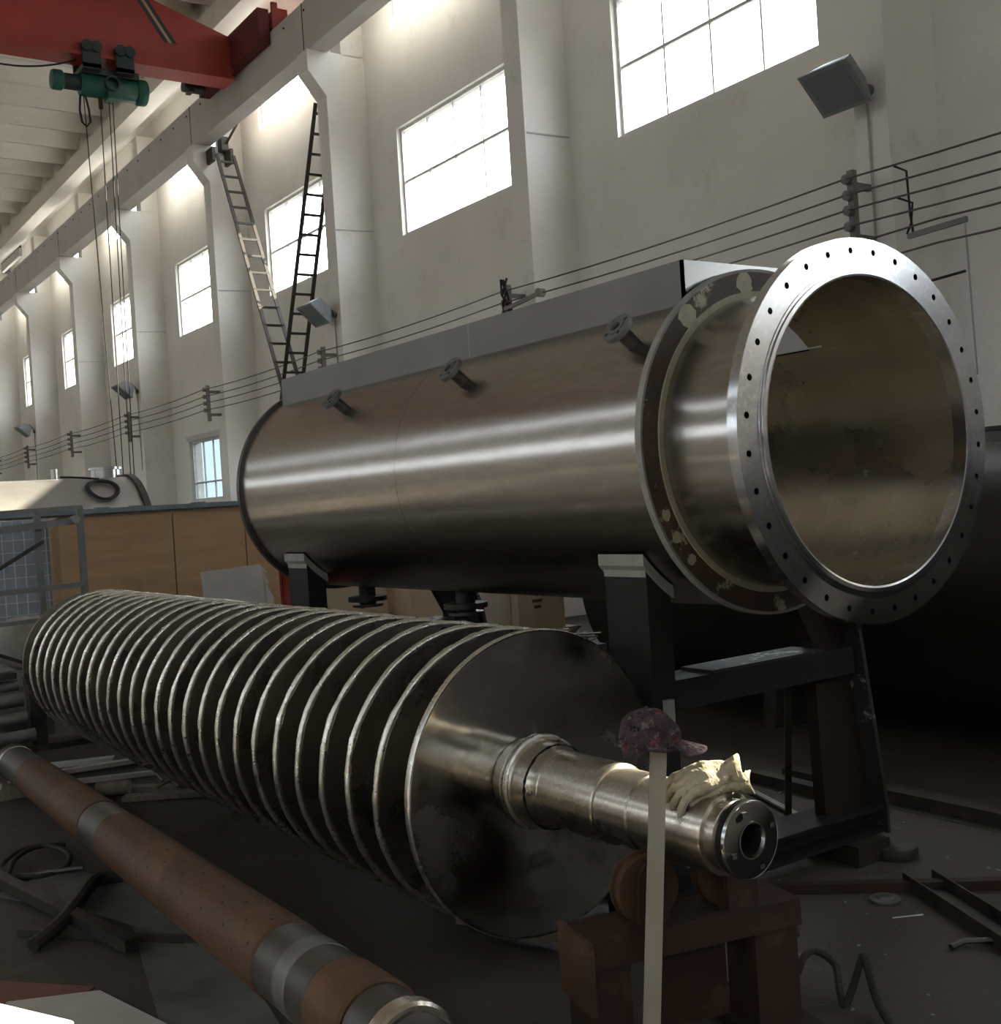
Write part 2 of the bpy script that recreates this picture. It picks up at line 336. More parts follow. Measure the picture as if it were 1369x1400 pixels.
# arched shells: 1.54 m wide, deeper at the wall ends
def shell_panel():
    b = MB(); nu, nv = 40, 10; P = 1.54
    for t in (0, .05):
        for i in range(nu+1):
            x = XL + (9.62-XL)*i/nu; c = abs(2*i/nu-1); rise = .05+.62*max(0, (c-.76)/.24)**1.3
            for j in range(nv+1):
                v = 2*j/nv-1; b.v.append(Vector((x, v*P/2*.985, 12.80+rise*(1-v*v)+t)))
    k = (nu+1)*(nv+1)
    for i in range(nu):
        for j in range(nv):
            a = i*(nv+1)+j; q = (a, a+1, a+nv+2, a+nv+1); b.f.append(q); b.f.append(tuple(x+k for x in q[::-1]))
    return b
sp0 = shell_panel(); first = None; y = Y0+.4; ceil_off = Vector(ceil['_org'])
while y < Y1-.5:
    if first is None:
        first = sp0.build('roof_panel', 'shell', parent=ceil, smooth=60); first.location = (0, y, 0)
    else:
        c = first.copy(); COL.objects.link(c); c.location = (0, y, 0)
    y += 1.54
# roof beams the shells land on, both sides
for nm, x0, x1 in (('trim_1', 9.60, 10.05), ('trim_2', XL, XL+.4)):
    struct(MB().box(x0, x1, Y0, Y1, 12.28, 12.80).build(nm, 'pillar', smooth=0), 'pale concrete roof beam under the shell ends' + (' on the window wall' if x0 > 0 else ' on the opposite wall'), 'beam')
struct(MB().box(9.9, XR, Y0, Y1, 12.78, 13.5).build('trim_3', 'plaster', smooth=0), 'plastered strip of wall above the roof beam', 'beam')
ords = ['first', 'second', 'third', 'fourth', 'fifth', 'sixth', 'seventh', 'eighth', 'ninth']
for n in range(-3, 9):
    y0 = 7.1+6*n
    b = MB().box(9.9, XR+.02, y0, y0+.4, 0, 10.25)
    b.prism([(9.9, 9.42), (9.60, 9.80), (9.55, 9.86), (9.55, 10.24), (9.9, 10.24)], 1, y0-.002, y0+.402)
    b.box(10.25, XR+.02, y0+.0, y0+.4, 10.24, 12.3)
    o = b.build('pillar' if n == -3 else 'pillar.%03d' % (n+3), 'pillar', smooth=0)
    struct(o, 'white concrete pillar with crane corbel, %s' % ('out of view beside the camera' if n < 0 else ords[n]+' along the window wall from the flange'), 'pillar')
g = MB().prism([(9.60, 10.25), (9.98, 10.25), (9.98, 10.95), (10.12, 11.0), (10.12, 11.15), (9.60, 11.15)], 1, Y0, Y1)
gird = struct(g.build('crane_runway_beam', 'girder', smooth=0), 'grey concrete crane runway beam carried on the pillar corbels', 'beam')
MB().box(9.80, 9.87, Y0, Y1, 11.15, 11.25).build('rail', 'iron', parent=gird)
b = MB()
for k in range(-10, 60):
    for (zz, st) in ((10.99, 1.0),): b.cyl((9.585, k*.9+.3, zz), (9.61, k*.9+.3, zz), .022, 8)
b.build('bolt_holes', 'dark', parent=gird, kind='stuff', label='row of dark bolt holes along the beam')
for n in range(-3, 9): MB().box(9.594, 9.604, 7.285+6*n, 7.31+6*n, 10.25, 11.15).build('joint', 'iron', parent=gird)
gl = struct(MB().box(-10.2, -9.75, Y0, Y1, 10.25, 11.15).build('crane_runway_beam', 'girder', smooth=0), 'matching crane runway beam on the opposite side', 'beam')
MB().box(-10.0, -9.93, Y0, Y1, 11.15, 11.25).build('rail', 'iron', parent=gl)

wn = 0
def window(x, h, cols, rows, side=1, rail=None, label='', gl='glass'):
    """frame with mullions and one pane object per light; h=(y0,y1,z0,z1); glass set mid-reveal"""
    global wn; wn += 1
    y0, y1, z0, z1 = h; xa, xb = x+.10*side, x+.15*side; xa, xb = min(xa, xb), max(xa, xb); fr = .055
    b = MB(); b.box(xa-.02, xb+.02, y0, y1, z0, z0+fr); b.box(xa-.02, xb+.02, y0, y1, z1-fr, z1)
    b.box(xa-.02, xb+.02, y0, y0+fr, z0+fr, z1-fr); b.box(xa-.02, xb+.02, y1-fr, y1, z0+fr, z1-fr)
    f = struct(b.build('window_%d' % wn, 'frame', smooth=0), label, 'window')
    zc = [z0+fr] + ([rail] if rail else [z0+(z1-z0)*k/rows for k in range(1, rows)]) + [z1-fr]
    yc = [y0+fr+(y1-y0-2*fr)*k/cols for k in range(cols+1)]
    for zz in zc[1:-1]: MB().box(xa, xb, y0+fr, y1-fr, zz-.022, zz+.022).build('transom', 'frame_dark', parent=f, smooth=0)
    for yy in yc[1:-1]: MB().box(xa+.005, xb-.005, yy-.014, yy+.014, z0+fr, z1-fr).build('mullion', 'frame_dark', parent=f, smooth=0)
    base = {}
    for j in range(len(zc)-1):
        for i in range(cols):
            if j not in base:
                base[j] = MB().box((xa+xb)/2-.003, (xa+xb)/2+.003, yc[0], yc[1], zc[j], zc[j+1]).build('pane', gl, parent=f, smooth=0)
            else:
                c = base[j].copy(); COL.objects.link(c); c.location = (0, yc[i]-yc[0], 0)
    return f
for k, h in enumerate(main_w): window(XR, h, 4, 1 if h[0] == -3.45 else 2, gl='glass_sunslot' if h[0] == -3.45 else 'glass', label='overexposed white eight-pane window, number %d along the wall' % (k+1))  # the sunslot pair is an added opening out of view
for k, h in enumerate(clere_w): window(XR, h, 4, 2, label='glaring clerestory window behind the crane beam, number %d along the wall' % (k+1))
for k, h in enumerate(low_w[2:]): window(XR, h, 3, 2, rail=2.72, label='low window added to light the cartons, hidden behind the big tank, number %d' % (k+1))
window(XR, low_w[0], 3, 2, label='low window added beside the camera for the flange reflection, out of view')
window(XR, low_w[1], 3, 2, rail=2.72, gl='glass_blue', label='low bluish six-pane window above the plywood crate')
for k, h in enumerate(lw): window(XL, h, 2, 1, -1, gl='glass_left', label='wide window in the opposite wall, number %d' % (k+1))
for k, h in enumerate(lc): window(XL, h, 2, 1, -1, gl='glass_left', label='high window in the opposite wall, number %d' % (k+1))
for k, (x0, x1, z0, z1) in enumerate(ends):
    wn += 1; b = MB(); b.box(x0, x1, Y0-.18, Y0-.12, z0, z0+.06); b.box(x0, x1, Y0-.18, Y0-.12, z1-.06, z1)
    for x in (x0, (x0+x1)/2-.03, x1-.06): b.box(x, x+.06, Y0-.18, Y0-.12, z0+.06, z1-.06)
    f = struct(b.build('window_%d' % wn, 'frame', smooth=0), 'window in the end wall behind the camera, number %d' % (k+1), 'window')
    for x in (x0+.06, (x0+x1)/2+.03): MB().box(x, x+1.61, Y0-.153, Y0-.147, z0+.06, z1-.06).build('pane', 'glass_left', parent=f, smooth=0)
struct(MB().box(XR-.02, XR+.02, 27.5, 30.0, 3.83, 3.98).build('trim_4', 'girder', smooth=0), 'grey lintel over the low window', 'trim')
# wall repair lines: tie bars / cracks across the pillars
for n in range(0, 6):
    MB().bar((9.93, 7.085+6*n, 6.95), (10.70, 7.085+6*n, 6.97), .012, .02).build('crack', 'girder', parent=bpy.data.objects['pillar.%03d' % (n+3)], smooth=0)

# ------------------------------------------------------------ the big tank (axis along Y)
TX, TZ = 3.511, 1.890
A_ = (TX, 0, TZ)
tank = thing('pressure_tank', (TX, 4.9, 1.22), 'large brushed stainless tank with open flanged end, resting on charcoal supports', 'tank')
TR, BR = .662, .567
OPN = radians(46.5)
def shell(r, y0, y1, ny, na, oy0, oy1, half, flip):
    """cylinder wall with a rectangular top opening"""
    b = MB(); angs = [half+(2*pi-2*half)*k/na for k in range(na+1)]; top = [-half+2*half*k/10 for k in range(11)]
    ys = sorted({y0, y1, oy0, oy1, *[y0+(y1-y0)*k/ny for k in range(ny+1)]})
    def strip(al, yl):
        vs = [(TX+r*sin(a), yy, TZ+r*cos(a)) for yy in yl for a in al]; n = len(al); fs = []
        for i in range(len(yl)-1):
            for k in range(n-1):
                q = (i*n+k, i*n+k+1, (i+1)*n+k+1, (i+1)*n+k); fs.append(q[::-1] if flip else q)
        b.add(vs, fs)
    strip(angs, ys); strip(top, [v for v in ys if v <= oy0]); strip(top, [v for v in ys if v >= oy1])
    return b
MBs = shell(TR, 3.175, 7.03, 8, 84, 3.26, 6.90, math.asin(.37/TR), False); MBs.build('body_shell', 'brushed', parent=tank, smooth=60)
MBs = shell(BR, 2.70, 7.03, 8, 84, 3.27, 6.90, OPN, True); MBs.build('bore', 'bore', parent=tank, smooth=60, label='dull scratched inside of the tank')
MB().lathe([(.575, 2.70), (.575, 3.16)], A_, seg=96).build('neck', 'brushed', parent=tank, smooth=60)
MB().lathe([(.572, 3.153), (.600, 3.150), (.600, 3.165)], A_, seg=96).build('weld_bead', 'putty', parent=tank, label='cream weld line round the neck')
MB().lathe([(.575, 3.158), (.688, 3.158), (.688, 3.182), (.575, 3.182)], A_, seg=96, closed=True).build('end_ring', 'brown_ring', parent=tank, label='brown primed end ring with scraped cream patches')
MB().lathe([(.677, 3.1565), (.6885, 3.1545), (.690, 3.165), (.690, 3.184)], A_, seg=96).build('ring_edge', 'stand_pad', parent=tank, label='bare metal rim of the brown ring')
MB().lathe([(.575, 7.02), (.685, 7.02), (.685, 7.06), (.575, 7.06)], A_, seg=96, closed=True).build('rear_ring', 'dull_steel', parent=tank, label='dark rear end ring')
MB().lathe([(.001, 7.045), (.58, 7.045)], A_, seg=48).build('rear_plate', 'bore', parent=tank)
# cream patches on the ring
for a in (-8, -40, 227, 237, 246):
    b = MB(); rr = (.585, .683) if a > -100 and a < 100 else (.615, .66); hw = 4 if a < 100 else 2.0
    n = 18; vs = []
    for k in range(n):
        t = 2*pi*k/n; rad = (rr[0]+rr[1])/2+(rr[1]-rr[0])/2*cos(t)*(.9+.2*random.random()); aa = radians(a+hw*sin(t)*(.8+.4*random.random()))
        vs.append((TX+rad*sin(aa), 3.1568, TZ+rad*cos(aa)))
    b.add(vs, [tuple(range(n))]); b.build('filler_patch', 'putty', parent=tank, smooth=0)
# front flange with 32 drilled holes
def holed_ring(r0, r1, ya, yb, rb, rh, n, sub=4):
    b = MB(); ang = 2*pi/n
    def P(r, a, y): return (TX+r*sin(a), y, TZ+r*cos(a))
    for k in range(n):
        c = (k+.5)*ang
        for y, fl in ((ya, 0), (yb, 1)):
            out = [P(r0, c-ang/2, y), P(r0, c, y), P(r0, c+ang/2, y), P((r0+r1)/2, c+ang/2, y), P(r1, c+ang/2, y), P(r1, c, y), P(r1, c-ang/2, y), P((r0+r1)/2, c-ang/2, y)]
            hol = []
            for t in (225, 270, 315, 0, 45, 90, 135, 180):
                tt = radians(t); dr = rh*sin(tt); da = rh*cos(tt)/rb; hol.append(P(rb+dr, c+da, y))
            fs = [(i, (i+1) % 8, 8+(i+1) % 8, 8+i) for i in range(8)]
            b.add(out+hol, [q[::-1] for q in fs] if fl else fs)
        h = []
        for y in (ya, ya+.03):
            for t in (225, 270, 315, 0, 45, 90, 135, 180):
                tt = radians(t); h.append(P(rb+rh*sin(tt), c+rh*cos(tt)/rb, y))
        b.add(h, [(i, (i+1) % 8, 8+(i+1) % 8, 8+i) for i in range(8)])
    for r, fl in ((r0, 0), (r1, 1)):
        m = n*2; vs = [P(r, k*ang/2, y) for y in (ya, yb) for k in range(m)]
        fs = [(k, (k+1) % m, m+(k+1) % m, m+k) for k in range(m)]; b.add(vs, [q[::-1] for q in fs] if fl else fs)
    return b
FL = holed_ring(.606, .703, 2.663, 2.708, .656, .0125, 32).build('flange', 'machined', parent=tank, smooth=30, label='machined flange ring drilled with bolt holes')
b = MB()
for k in range(32):
    a = (k+.5)*2*pi/32; b.disc((TX+.656*sin(a), 2.690, TZ+.656*cos(a)), (0,-1,0), .0135, 8)
b.build('bolt_holes', 'dark', parent=tank, smooth=0, kind='stuff')
MB().lathe([(BR-.003, 2.712), (BR-.003, 2.656), (.571, 2.654), (.586, 2.654), (.5865, 2.659), (.598, 2.6595), (.5985, 2.6625), (.609, 2.663), (.609, 2.668)], A_, seg=128).build('flange_lip', 'machined', parent=tank, smooth=12, label='stepped sealing lip inside the flange')
# rectangular opening coaming on top
def coam(name, poly_yz=None, **k): pass
zt = 2.602
MB().box(3.130, 3.142, 3.20, 6.94, 2.425, zt).build('coaming_plate', 'coaming', parent=tank, smooth=0)
MB().box(3.910, 3.922, 3.20, 6.94, 2.285, zt).build('coaming_plate', 'plate_lit', parent=tank, smooth=0)
def arcplate(y0, y1):
    n = 12; poly = []
    for k in range(n+1):
        x = 3.130+(3.922-3.130)*k/n; poly.append((x, TZ+sqrt(BR*BR-min(.41, abs(x-TX))**2)-.0 if abs(x-TX) < .41 else 2.285))
    poly += [(3.922, zt), (3.130, zt)]
    return MB().prism(poly, 1, y0, y1)
arcplate(3.20, 3.212).build('coaming_plate', 'plate', parent=tank, smooth=0)
arcplate(6.93, 6.942).build('coaming_plate', 'plate', parent=tank, smooth=0)
MB().box(3.1295, 3.1298, 4.70, 4.71, 2.44, zt).build('weld_bead', 'stand_pad', parent=tank, smooth=0)
# vertical weld seam of the body shell
MB().lathe([(TR+.0008, 5.03), (TR+.0012, 5.035), (TR+.0008, 5.04)], A_, seg=90).build('weld_seam', 'brushed', parent=tank, smooth=60)
# side nozzles
def nozzle(y, ang, L=.10, rf=.066, rp=.030):
    a = radians(ang); d = Vector((-sin(a), 0, cos(a))); p = Vector((TX, y, TZ))+d*(TR-.02)
    st = MB().cyl(p, p+d*(L), rp, 18).build('nozzle', 'dull_steel', parent=tank, label='short pipe stub with bolted flange')
    q = p+d*L
    b = MB().lathe([(rp*.75, .012), (rp*.75, .026), (rp*1.35, .028), (rp*1.35, .022), (rf, .022), (rf, 0), (rp*.75, 0)], q, d, 28); b.build('nozzle_flange', 'pipe_grey', parent=st)
    u = d.cross(Vector((0,1,0))).normalized(); e = d.cross(u)
    b = MB()
    for k in range(4):
        t = pi/4+k*pi/2; b.disc(q+d*.0228+(u*cos(t)+e*sin(t))*rf*.74, d, .0085, 10)
    b.disc(q+d*.0135, d, rp*.75, 16)
    b.build('bolt_holes', 'dark', parent=st, smooth=0, kind='stuff')
for y in (3.35, 4.56, 5.80): nozzle(y, 52)
for y in (5.45, 6.62):
    p = MB().cyl((TX-.02, y, 1.28), (TX-.02, y, 1.115), .055, 20).build('drain_nozzle', 'iron', parent=tank, label='dark drain outlet under the tank')
    MB().cyl((TX-.02, y, 1.135), (TX-.02, y, 1.165), .125, 24).build('drain_flange', 'iron', parent=p)
    MB().cyl((TX-.02, y, 1.098), (TX-.02, y, 1.115), .10, 24).build('drain_cover', 'dull_steel', parent=p)

# ------------------------------------------------------------ tank supports
def support(name, y0, y1, label, full):
    t = thing(name, (3.7, (y0+y1)/2, 0), label, 'support', 'charcoal steel supports under the tank')
    def ztop(x): return TZ-sqrt(.682**2-(x-TX)**2)
    n = 6; poly = [(3.0, .21)]+[(3.12, .21)]+[(3.12-.12*k/n, ztop(3.12-.12*k/n)) for k in range(n+1)]
    MB().prism(poly, 1, y0, y1).build('post', 'stand', parent=t, smooth=0)
    pad = [(3.0-.02+.15*k/6, ztop(2.98+.15*k/6)+.002) for k in range(7)]
    pad += [(p[0], p[1]+.016) for p in pad[::-1]]
    MB().prism([(p[0], p[1]-.03) for p in pad[:7]]+pad[7:], 1, y0-.012, y1+.012).build('saddle_pad', 'stand_pad', parent=t, smooth=0, label='bare grey saddle pad')
    MB().box(2.996, 3.0, y0+.0, y1-.0, ztop(3.0)-.05, ztop(3.0)+.0).build('top_band', 'stand_pad', parent=t, smooth=0)
    ym = (y0+y1)/2
    MB().prism([(4.07, .20), (4.38, .20), (4.255, 1.05), (4.06, ztop(4.06)), (3.88, ztop(3.88)), (4.05, 1.0)], 1, ym-.03, ym+.03).build('leg', 'leg_brown', parent=t, smooth=0, label='dark brown tapering far leg')
    for p, q in (((4.395, ym, .20), (4.268, ym, 1.06)), ((4.268, ym, 1.04), (4.07, ym, ztop(4.06)+.01))):
        MB().bar(p, q, .24, .022, (1,0,.2)).build('leg_flange', 'stand_chipped', parent=t, smooth=0, label='outer leg flange with chipped paint')
    MB().box(3.12, 4.25, y0+.03, y1-.03, .84, .96).build('cross_beam', 'stand', parent=t, smooth=0)
    MB().box(3.36, 4.05, y0+.03, y1-.03, .9601, .972).build('cross_beam_plate', 'stand_chipped', parent=t, smooth=0)
    b = MB().box(2.92, 4.38, y0+.02, y1-.02, .09, .106); b.box(2.92, 4.38, y0+.02, y1-.02, .194, .21); b.box(2.92, 4.38, ym-.01, ym+.01, .106, .194)
    b.box(2.92, 2.93, y0+.02, y1-.02, .106, .194)
    b.build('base_beam', 'stand', parent=t, smooth=0)
    MB().box(4.38, 4.395, y0, y1, .085, .215).build('end_plate', 'stand_chipped', parent=t, smooth=0)
    for x in (2.95, 4.10): MB().box(x, x+.22, y0-.05, y1+.05, 0, .09).build('packing_block', 'wood_dark', parent=t, smooth=0)
    return t
t = support('tank_support', 3.37, 3.62, 'charcoal steel tank support nearest the open flange, with a scraped far leg', 1)
MB().bar((4.30, 3.9, .02), (4.05, 3.62, .86), .03, .03).build('brace', 'iron', parent=t)
b = MB().box(3.045, 3.085, 3.345, 3.37, .78, .90)
b.build('gusset', 'stand_pad', parent=t, smooth=0)
support('tank_support', 6.45, 6.72, 'charcoal steel tank support at the rear end, behind the screw', 1)

# ------------------------------------------------------------ the screw
SX, SZ = 2.445, .690
SR = .545; PIT = .2205; NT = 25
screw = thing('screw_rotor', (SX, 6.2, .14), 'long stainless screw rotor with many flights and a turned shaft end', 'screw')
B_ = (SX, 0, SZ)
MB().lathe([(.30, 3.42), (.30, 9.25)], B_, seg=40).build('core_tube', 'flight', parent=screw, smooth=60)
MB().lathe([(.14, 3.386), (SR+.004, 3.386), (SR+.008, 3.392), (SR+.008, 3.414), (SR+.004, 3.420), (.29, 3.420)], B_, seg=128).build('end_disc', 'mirror', parent=screw, smooth=25, label='mirror-polished end disc smeared with dirt')
MB().lathe([(SR+.0085, 3.3865), (SR+.013, 3.392), (SR+.013, 3.412), (SR+.0085, 3.4205)], B_, seg=128).build('disc_edge', 'bead', parent=screw, smooth=30)
for n in range(NT):
    y0 = 3.64+n*PIT; seg = 56; b = MB(); e = []; th = .010
    ph = random.random()*6
    for k in range(seg+1):
        a = 2*pi*k/seg; c, s_ = cos(a), sin(a)     # a=0 at -X side, rising over the top
        y = y0+PIT*.5-PIT*k/seg
        wob = .004*sin(3*a+ph)*sin(pi*k/seg)+.003*sin(7*a+ph*2)*sin(pi*k/seg)
        a2 = a+pi            # seam at the hidden right side
        for (r, dy) in ((.30, -th), (SR-.004, -th), (SR-.004, th), (.30, th)):
            b.v.append(Vector((SX-r*cos(a2), y+wob+dy, SZ+r*sin(a2))))
        rr = SR+.001*sin(11*a+ph); e.append((SX-rr*cos(a2), y+wob, SZ+rr*sin(a2)))
    for k in range(seg):
        i = 4*k; j = i+4
        b.f += [(i, i+1, j+1, j), (i+1, i+2, j+2, j+1), (i+2, i+3, j+3, j+2)]
    f = b.build('flight', 'flight', parent=screw, smooth=40)
    rad = [.0105+.0035*abs(sin(5*k*.37+n))+.002*random.random() for k in range(seg+1)]
    MB().tube(e, rad, 7).build('weld_bead', 'bead', parent=f, smooth=60)
MB().lathe([(.001, 9.27), (SR-.02, 9.27), (SR-.02, 9.30), (.001, 9.30)], B_, seg=64).build('rear_disc', 'flight', parent=screw)
MB().cyl((SX, 9.3, SZ), (SX, 9.95, SZ), .115, 32).build('rear_journal', 'shaft', parent=screw)
# front shaft, stepped, toward the camera
MB().lathe([(.172, 3.388), (.165, 3.372), (.155, 3.362), (.152, 3.30), (.150, 3.290)], B_, seg=64).build('hub_collar', 'shaft', parent=screw, smooth=25)
b = MB()
pts = [(SX+.168*cos(2*pi*k/60), 3.372+.002*random.random(), SZ+.168*sin(2*pi*k/60)) for k in range(60)]
b.tube(pts, [.006+.004*random.random() for _ in pts], 6, closed=True); b.build('weld_bead', 'bead', parent=screw)
pts = [(SX+.147*cos(2*pi*k/60), 3.288+.002*random.random(), SZ+.147*sin(2*pi*k/60)) for k in range(60)]
MB().tube(pts, [.004+.004*random.random() for _ in pts], 6, closed=True).build('weld_bead', 'black_oil', parent=screw)
MB().lathe([(.150, 3.29), (.139, 3.27), (.137, 3.25), (.137, 3.236), (.134, 3.232), (.134, 2.945), (.130, 2.940)], B_, seg=72).build('shaft_shoulder', 'shaft', parent=screw, smooth=25)
MB().lathe([(.130, 2.940), (.1235, 2.938), (.1235, 2.785), (.118, 2.780), (.118, 2.772), (.1225, 2.768), (.1225, 2.650), (.1255, 2.648), (.1255, 2.46), (.122, 2.452)], B_, seg=72).build('journal', 'shaft', parent=screw, smooth=25)
MB().lathe([(.122, 2.4525), (.108, 2.450), (.108, 2.415), (.100, 2.41), (.100, 2.385)], B_, seg=64).build('threaded_end', 'shaft', parent=screw, smooth=25)
MB().lathe([(.090, 2.40), (.112, 2.398), (.114, 2.392), (.114, 2.366), (.110, 2.362), (.052, 2.358), (.048, 2.362), (.046, 2.44), (.001, 2.44)], B_, seg=64).build('lock_nut', 'black_oil', parent=screw, smooth=25, label='oily black lock nut with a bored centre')
MB().lathe([(.046, 2.366), (.050, 2.356), (.055, 2.3565), (.0565, 2.366)], B_, seg=48).build('bore_edge', 'machined', parent=screw)
MB().lathe([(.108, 2.363), (.1125, 2.3615), (.1155, 2.366), (.1155, 2.372)], B_, seg=64).build('nut_edge', 'machined', parent=screw)
for a in (20, 200, 110, 290):
    d = Vector((cos(radians(a)), 0, sin(radians(a))))
    MB().bar(Vector((SX, 2.352, SZ))+d*.086, Vector((SX, 2.362, SZ))+d*.086, .018, .014).build('key_lug', 'machined', parent=screw)

# ------------------------------------------------------------ roller stand under the shaft end
rs = thing('roller_stand', (2.4, 2.6, 0), 'low rusty steel roller stand carrying the shaft end of the screw', 'stand')
ux = Vector((.973, -.231, 0)); uy = Vector((.231, .973, 0)); O = Vector((2.385, 2.665, 0))
def P_(a, b_, z): return O+ux*a+uy*b_+Vector((0, 0, z))
def sbar(a0, a1, b0, b1, z0, z1):
    vs = [P_(a, b_, z) for z in (z0, z1) for (a, b_) in ((a0,b0),(a1,b0),(a1,b1),(a0,b1))]
    return MB().add(vs, [(0,3,2,1),(4,5,6,7),(0,1,5,4),(1,2,6,5),(2,3,7,6),(3,0,4,7)])
TOP = .415
b = sbar(-.33, .41, -.10, .10, TOP-.012, TOP); b2 = sbar(-.33, .41, -.10, -.088, TOP-.085, TOP-.012); b.add(b2.v, b2.f); b2 = sbar(-.33, .41, .088, .10, TOP-.085, TOP-.012); b.add(b2.v, b2.f)
b.build('top_channel', 'rust', parent=rs, smooth=0)
sbar(-.335, -.32, -.115, .11, TOP-.21, TOP+.003).build('end_plate', 'rust_light', parent=rs, smooth=0)
for a0, a1 in ((-.32, -.19), (.245, .40)): sbar(a0, a1, -.085, .085, .03, TOP-.012).build('leg', 'rust', parent=rs, smooth=0)
sbar(-.06, .20, .02, .05, .05, TOP-.085).build('stiffener_plate', 'rust', parent=rs, smooth=0)
for a0 in (-.36, .20): sbar(a0, a0+.24, -.16, .16, 0, .03).build('foot_plate', 'rust', parent=rs, smooth=0)
for a in (-.085, .20):
    c = P_(a, 0, .512)
    wh = MB().lathe([(.02, -.030), (.100, -.030), (.107, -.025), (.107, -.017), (.096, -.013), (.096, .013), (.107, .017), (.107, .025), (.100, .030), (.02, .030)], c, uy, 40, closed=True).build('roller_wheel', 'rust_light', parent=rs, smooth=30)
    MB().cyl(c-uy*.062, c+uy*.062, .022, 16).build('axle', 'dull_steel', parent=rs)
    for sgn in (-1, 1):
        q = [(a-.055, TOP), (a+.055, TOP), (a+.045, .56), (a+.02, .60), (a-.02, .60), (a-.045, .56)]; n = 6
        vs = [P_(x, sgn*.05+d, z) for d in (-.006, .006) for x, z in q]
        MB().add(vs, [tuple(range(n))[::-1], tuple(range(n, 2*n))]+[(i,(i+1)%n,(i+1)%n+n,i+n) for i in range(n)]).build('cheek_plate', 'rust', parent=rs, smooth=0)
sbar(.16, .27, -.085, -.055, TOP, TOP+.17).build('stop_plate', 'rust', parent=rs, smooth=0)
MB().cyl(P_(.40, .0, .27), P_(.455, .0, .27), .022, 14).build('side_pin', 'iron', parent=rs)
rr_ = thing('rear_stand', (2.42, 9.6, 0), 'dark steel trestle under the rear journal of the screw', 'stand')
for x in (2.06, 2.74): MB().box(x-.06, x+.06, 9.52, 9.64, .05, .56).build('post', 'iron', parent=rr_, smooth=0)
MB().box(1.99, 2.85, 9.50, 9.66, .50, .575).build('cross_bar', 'iron', parent=rr_, smooth=0)
MB().box(1.95, 3.0, 9.48, 9.68, 0, .05).build('base_bar', 'iron', parent=rr_, smooth=0)

# ------------------------------------------------------------ lath, cap, gloves
la = thing('measuring_lath', (2.09, 2.47, 0), 'pale upright lath leaning on the shaft end, cap hung over its top', 'lath')
pa, pb = Vector((2.086, 2.467, 0)), Vector((2.325, 2.60, .985))
fac = Vector((.82, -.57, 0))
MB().bar(pa, pb, .050, .010, fac.cross(Vector((0,0,1)))).build('board', 'pale_wood', parent=la, smooth=0)
def cap():
    c0 = pb+Vector((-.005, 0, .0)); t = thing('cap', tuple(c0), 'dark floral work cap with red blossoms hung on the lath top', 'cap')
    ax = Vector((.82, -.57, 0)); ay = Vector((.57, .82, 0)); az = Vector((0, 0, 1))
    rnd = random.Random(3); b = MB(); nu, nv = 26, 11
    c1 = c0+Vector((0,0,-.035))-ax*.03
    for i in range(nv+1):
        ph = pi/2*i/nv
        for k in range(nu):
            a = 2*pi*k/nu; r = .088*sin(ph)**.8; z = .120*cos(ph)
            r *= 1+.08*sin(3*a+1.2+z*20)+.045*sin(7*a+z*50)+.03*sin(5*a-z*90); z += .008*sin(4*a+1)*(sin(ph))
            if i == nv: z -= .012*sin(2*a+.4)
            b.v.append(c1+ax*r*cos(a)*1.08+ay*r*sin(a)*.9+az*z)
    for i in range(nv):
        for k in range(nu):
            b.f.append((i*nu+k, (i+1)*nu+k, (i+1)*nu+(k+1)%nu, i*nu+(k+1)%nu))
    crown = b.build('crown', 'floral', parent=t, smooth=70)
    b = MB(); n, m = 12, 5
    for side in (0, 1):
        for i in range(m+1):
            for k in range(n+1):
                a = -.80+1.6*k/n; r = .085+(.075*cos(a*1.15)+.004)*i/m
                z = .012-.022*(i/m)**1.3-.010*abs(sin(a))*(i/m) + (.004 if side else 0)
                b.v.append(c1+ax*r*cos(a)*1.08+ay*r*sin(a)*.9+az*z)
    s = (m+1)*(n+1)
    for i in range(m):
        for k in range(n):
            q = i*(n+1)+k; f = (q, q+1, q+n+2, q+n+1); b.f.append(f[::-1]); b.f.append(tuple(x+s for x in f))
    for k in range(n): q = m*(n+1)+k; b.f.append((q, q+1, q+1+s, q+s))
    b.build('brim', 'floral', parent=t, smooth=70)
    MB().lathe([(.001, .008), (.007, .005), (.009, 0)], c1+az*.119, (0,0,1), 12).build('button', 'floral', parent=t)
    band = [c1+ax*.0955*cos(2*pi*k/30)*1.02+ay*.084*sin(2*pi*k/30)+az*(.012+.01*sin(4*pi*k/30)) for k in range(30)]
    MB().tube(band, .006, 6, closed=True).build('sweat_band', 'floral', parent=t)
cap()
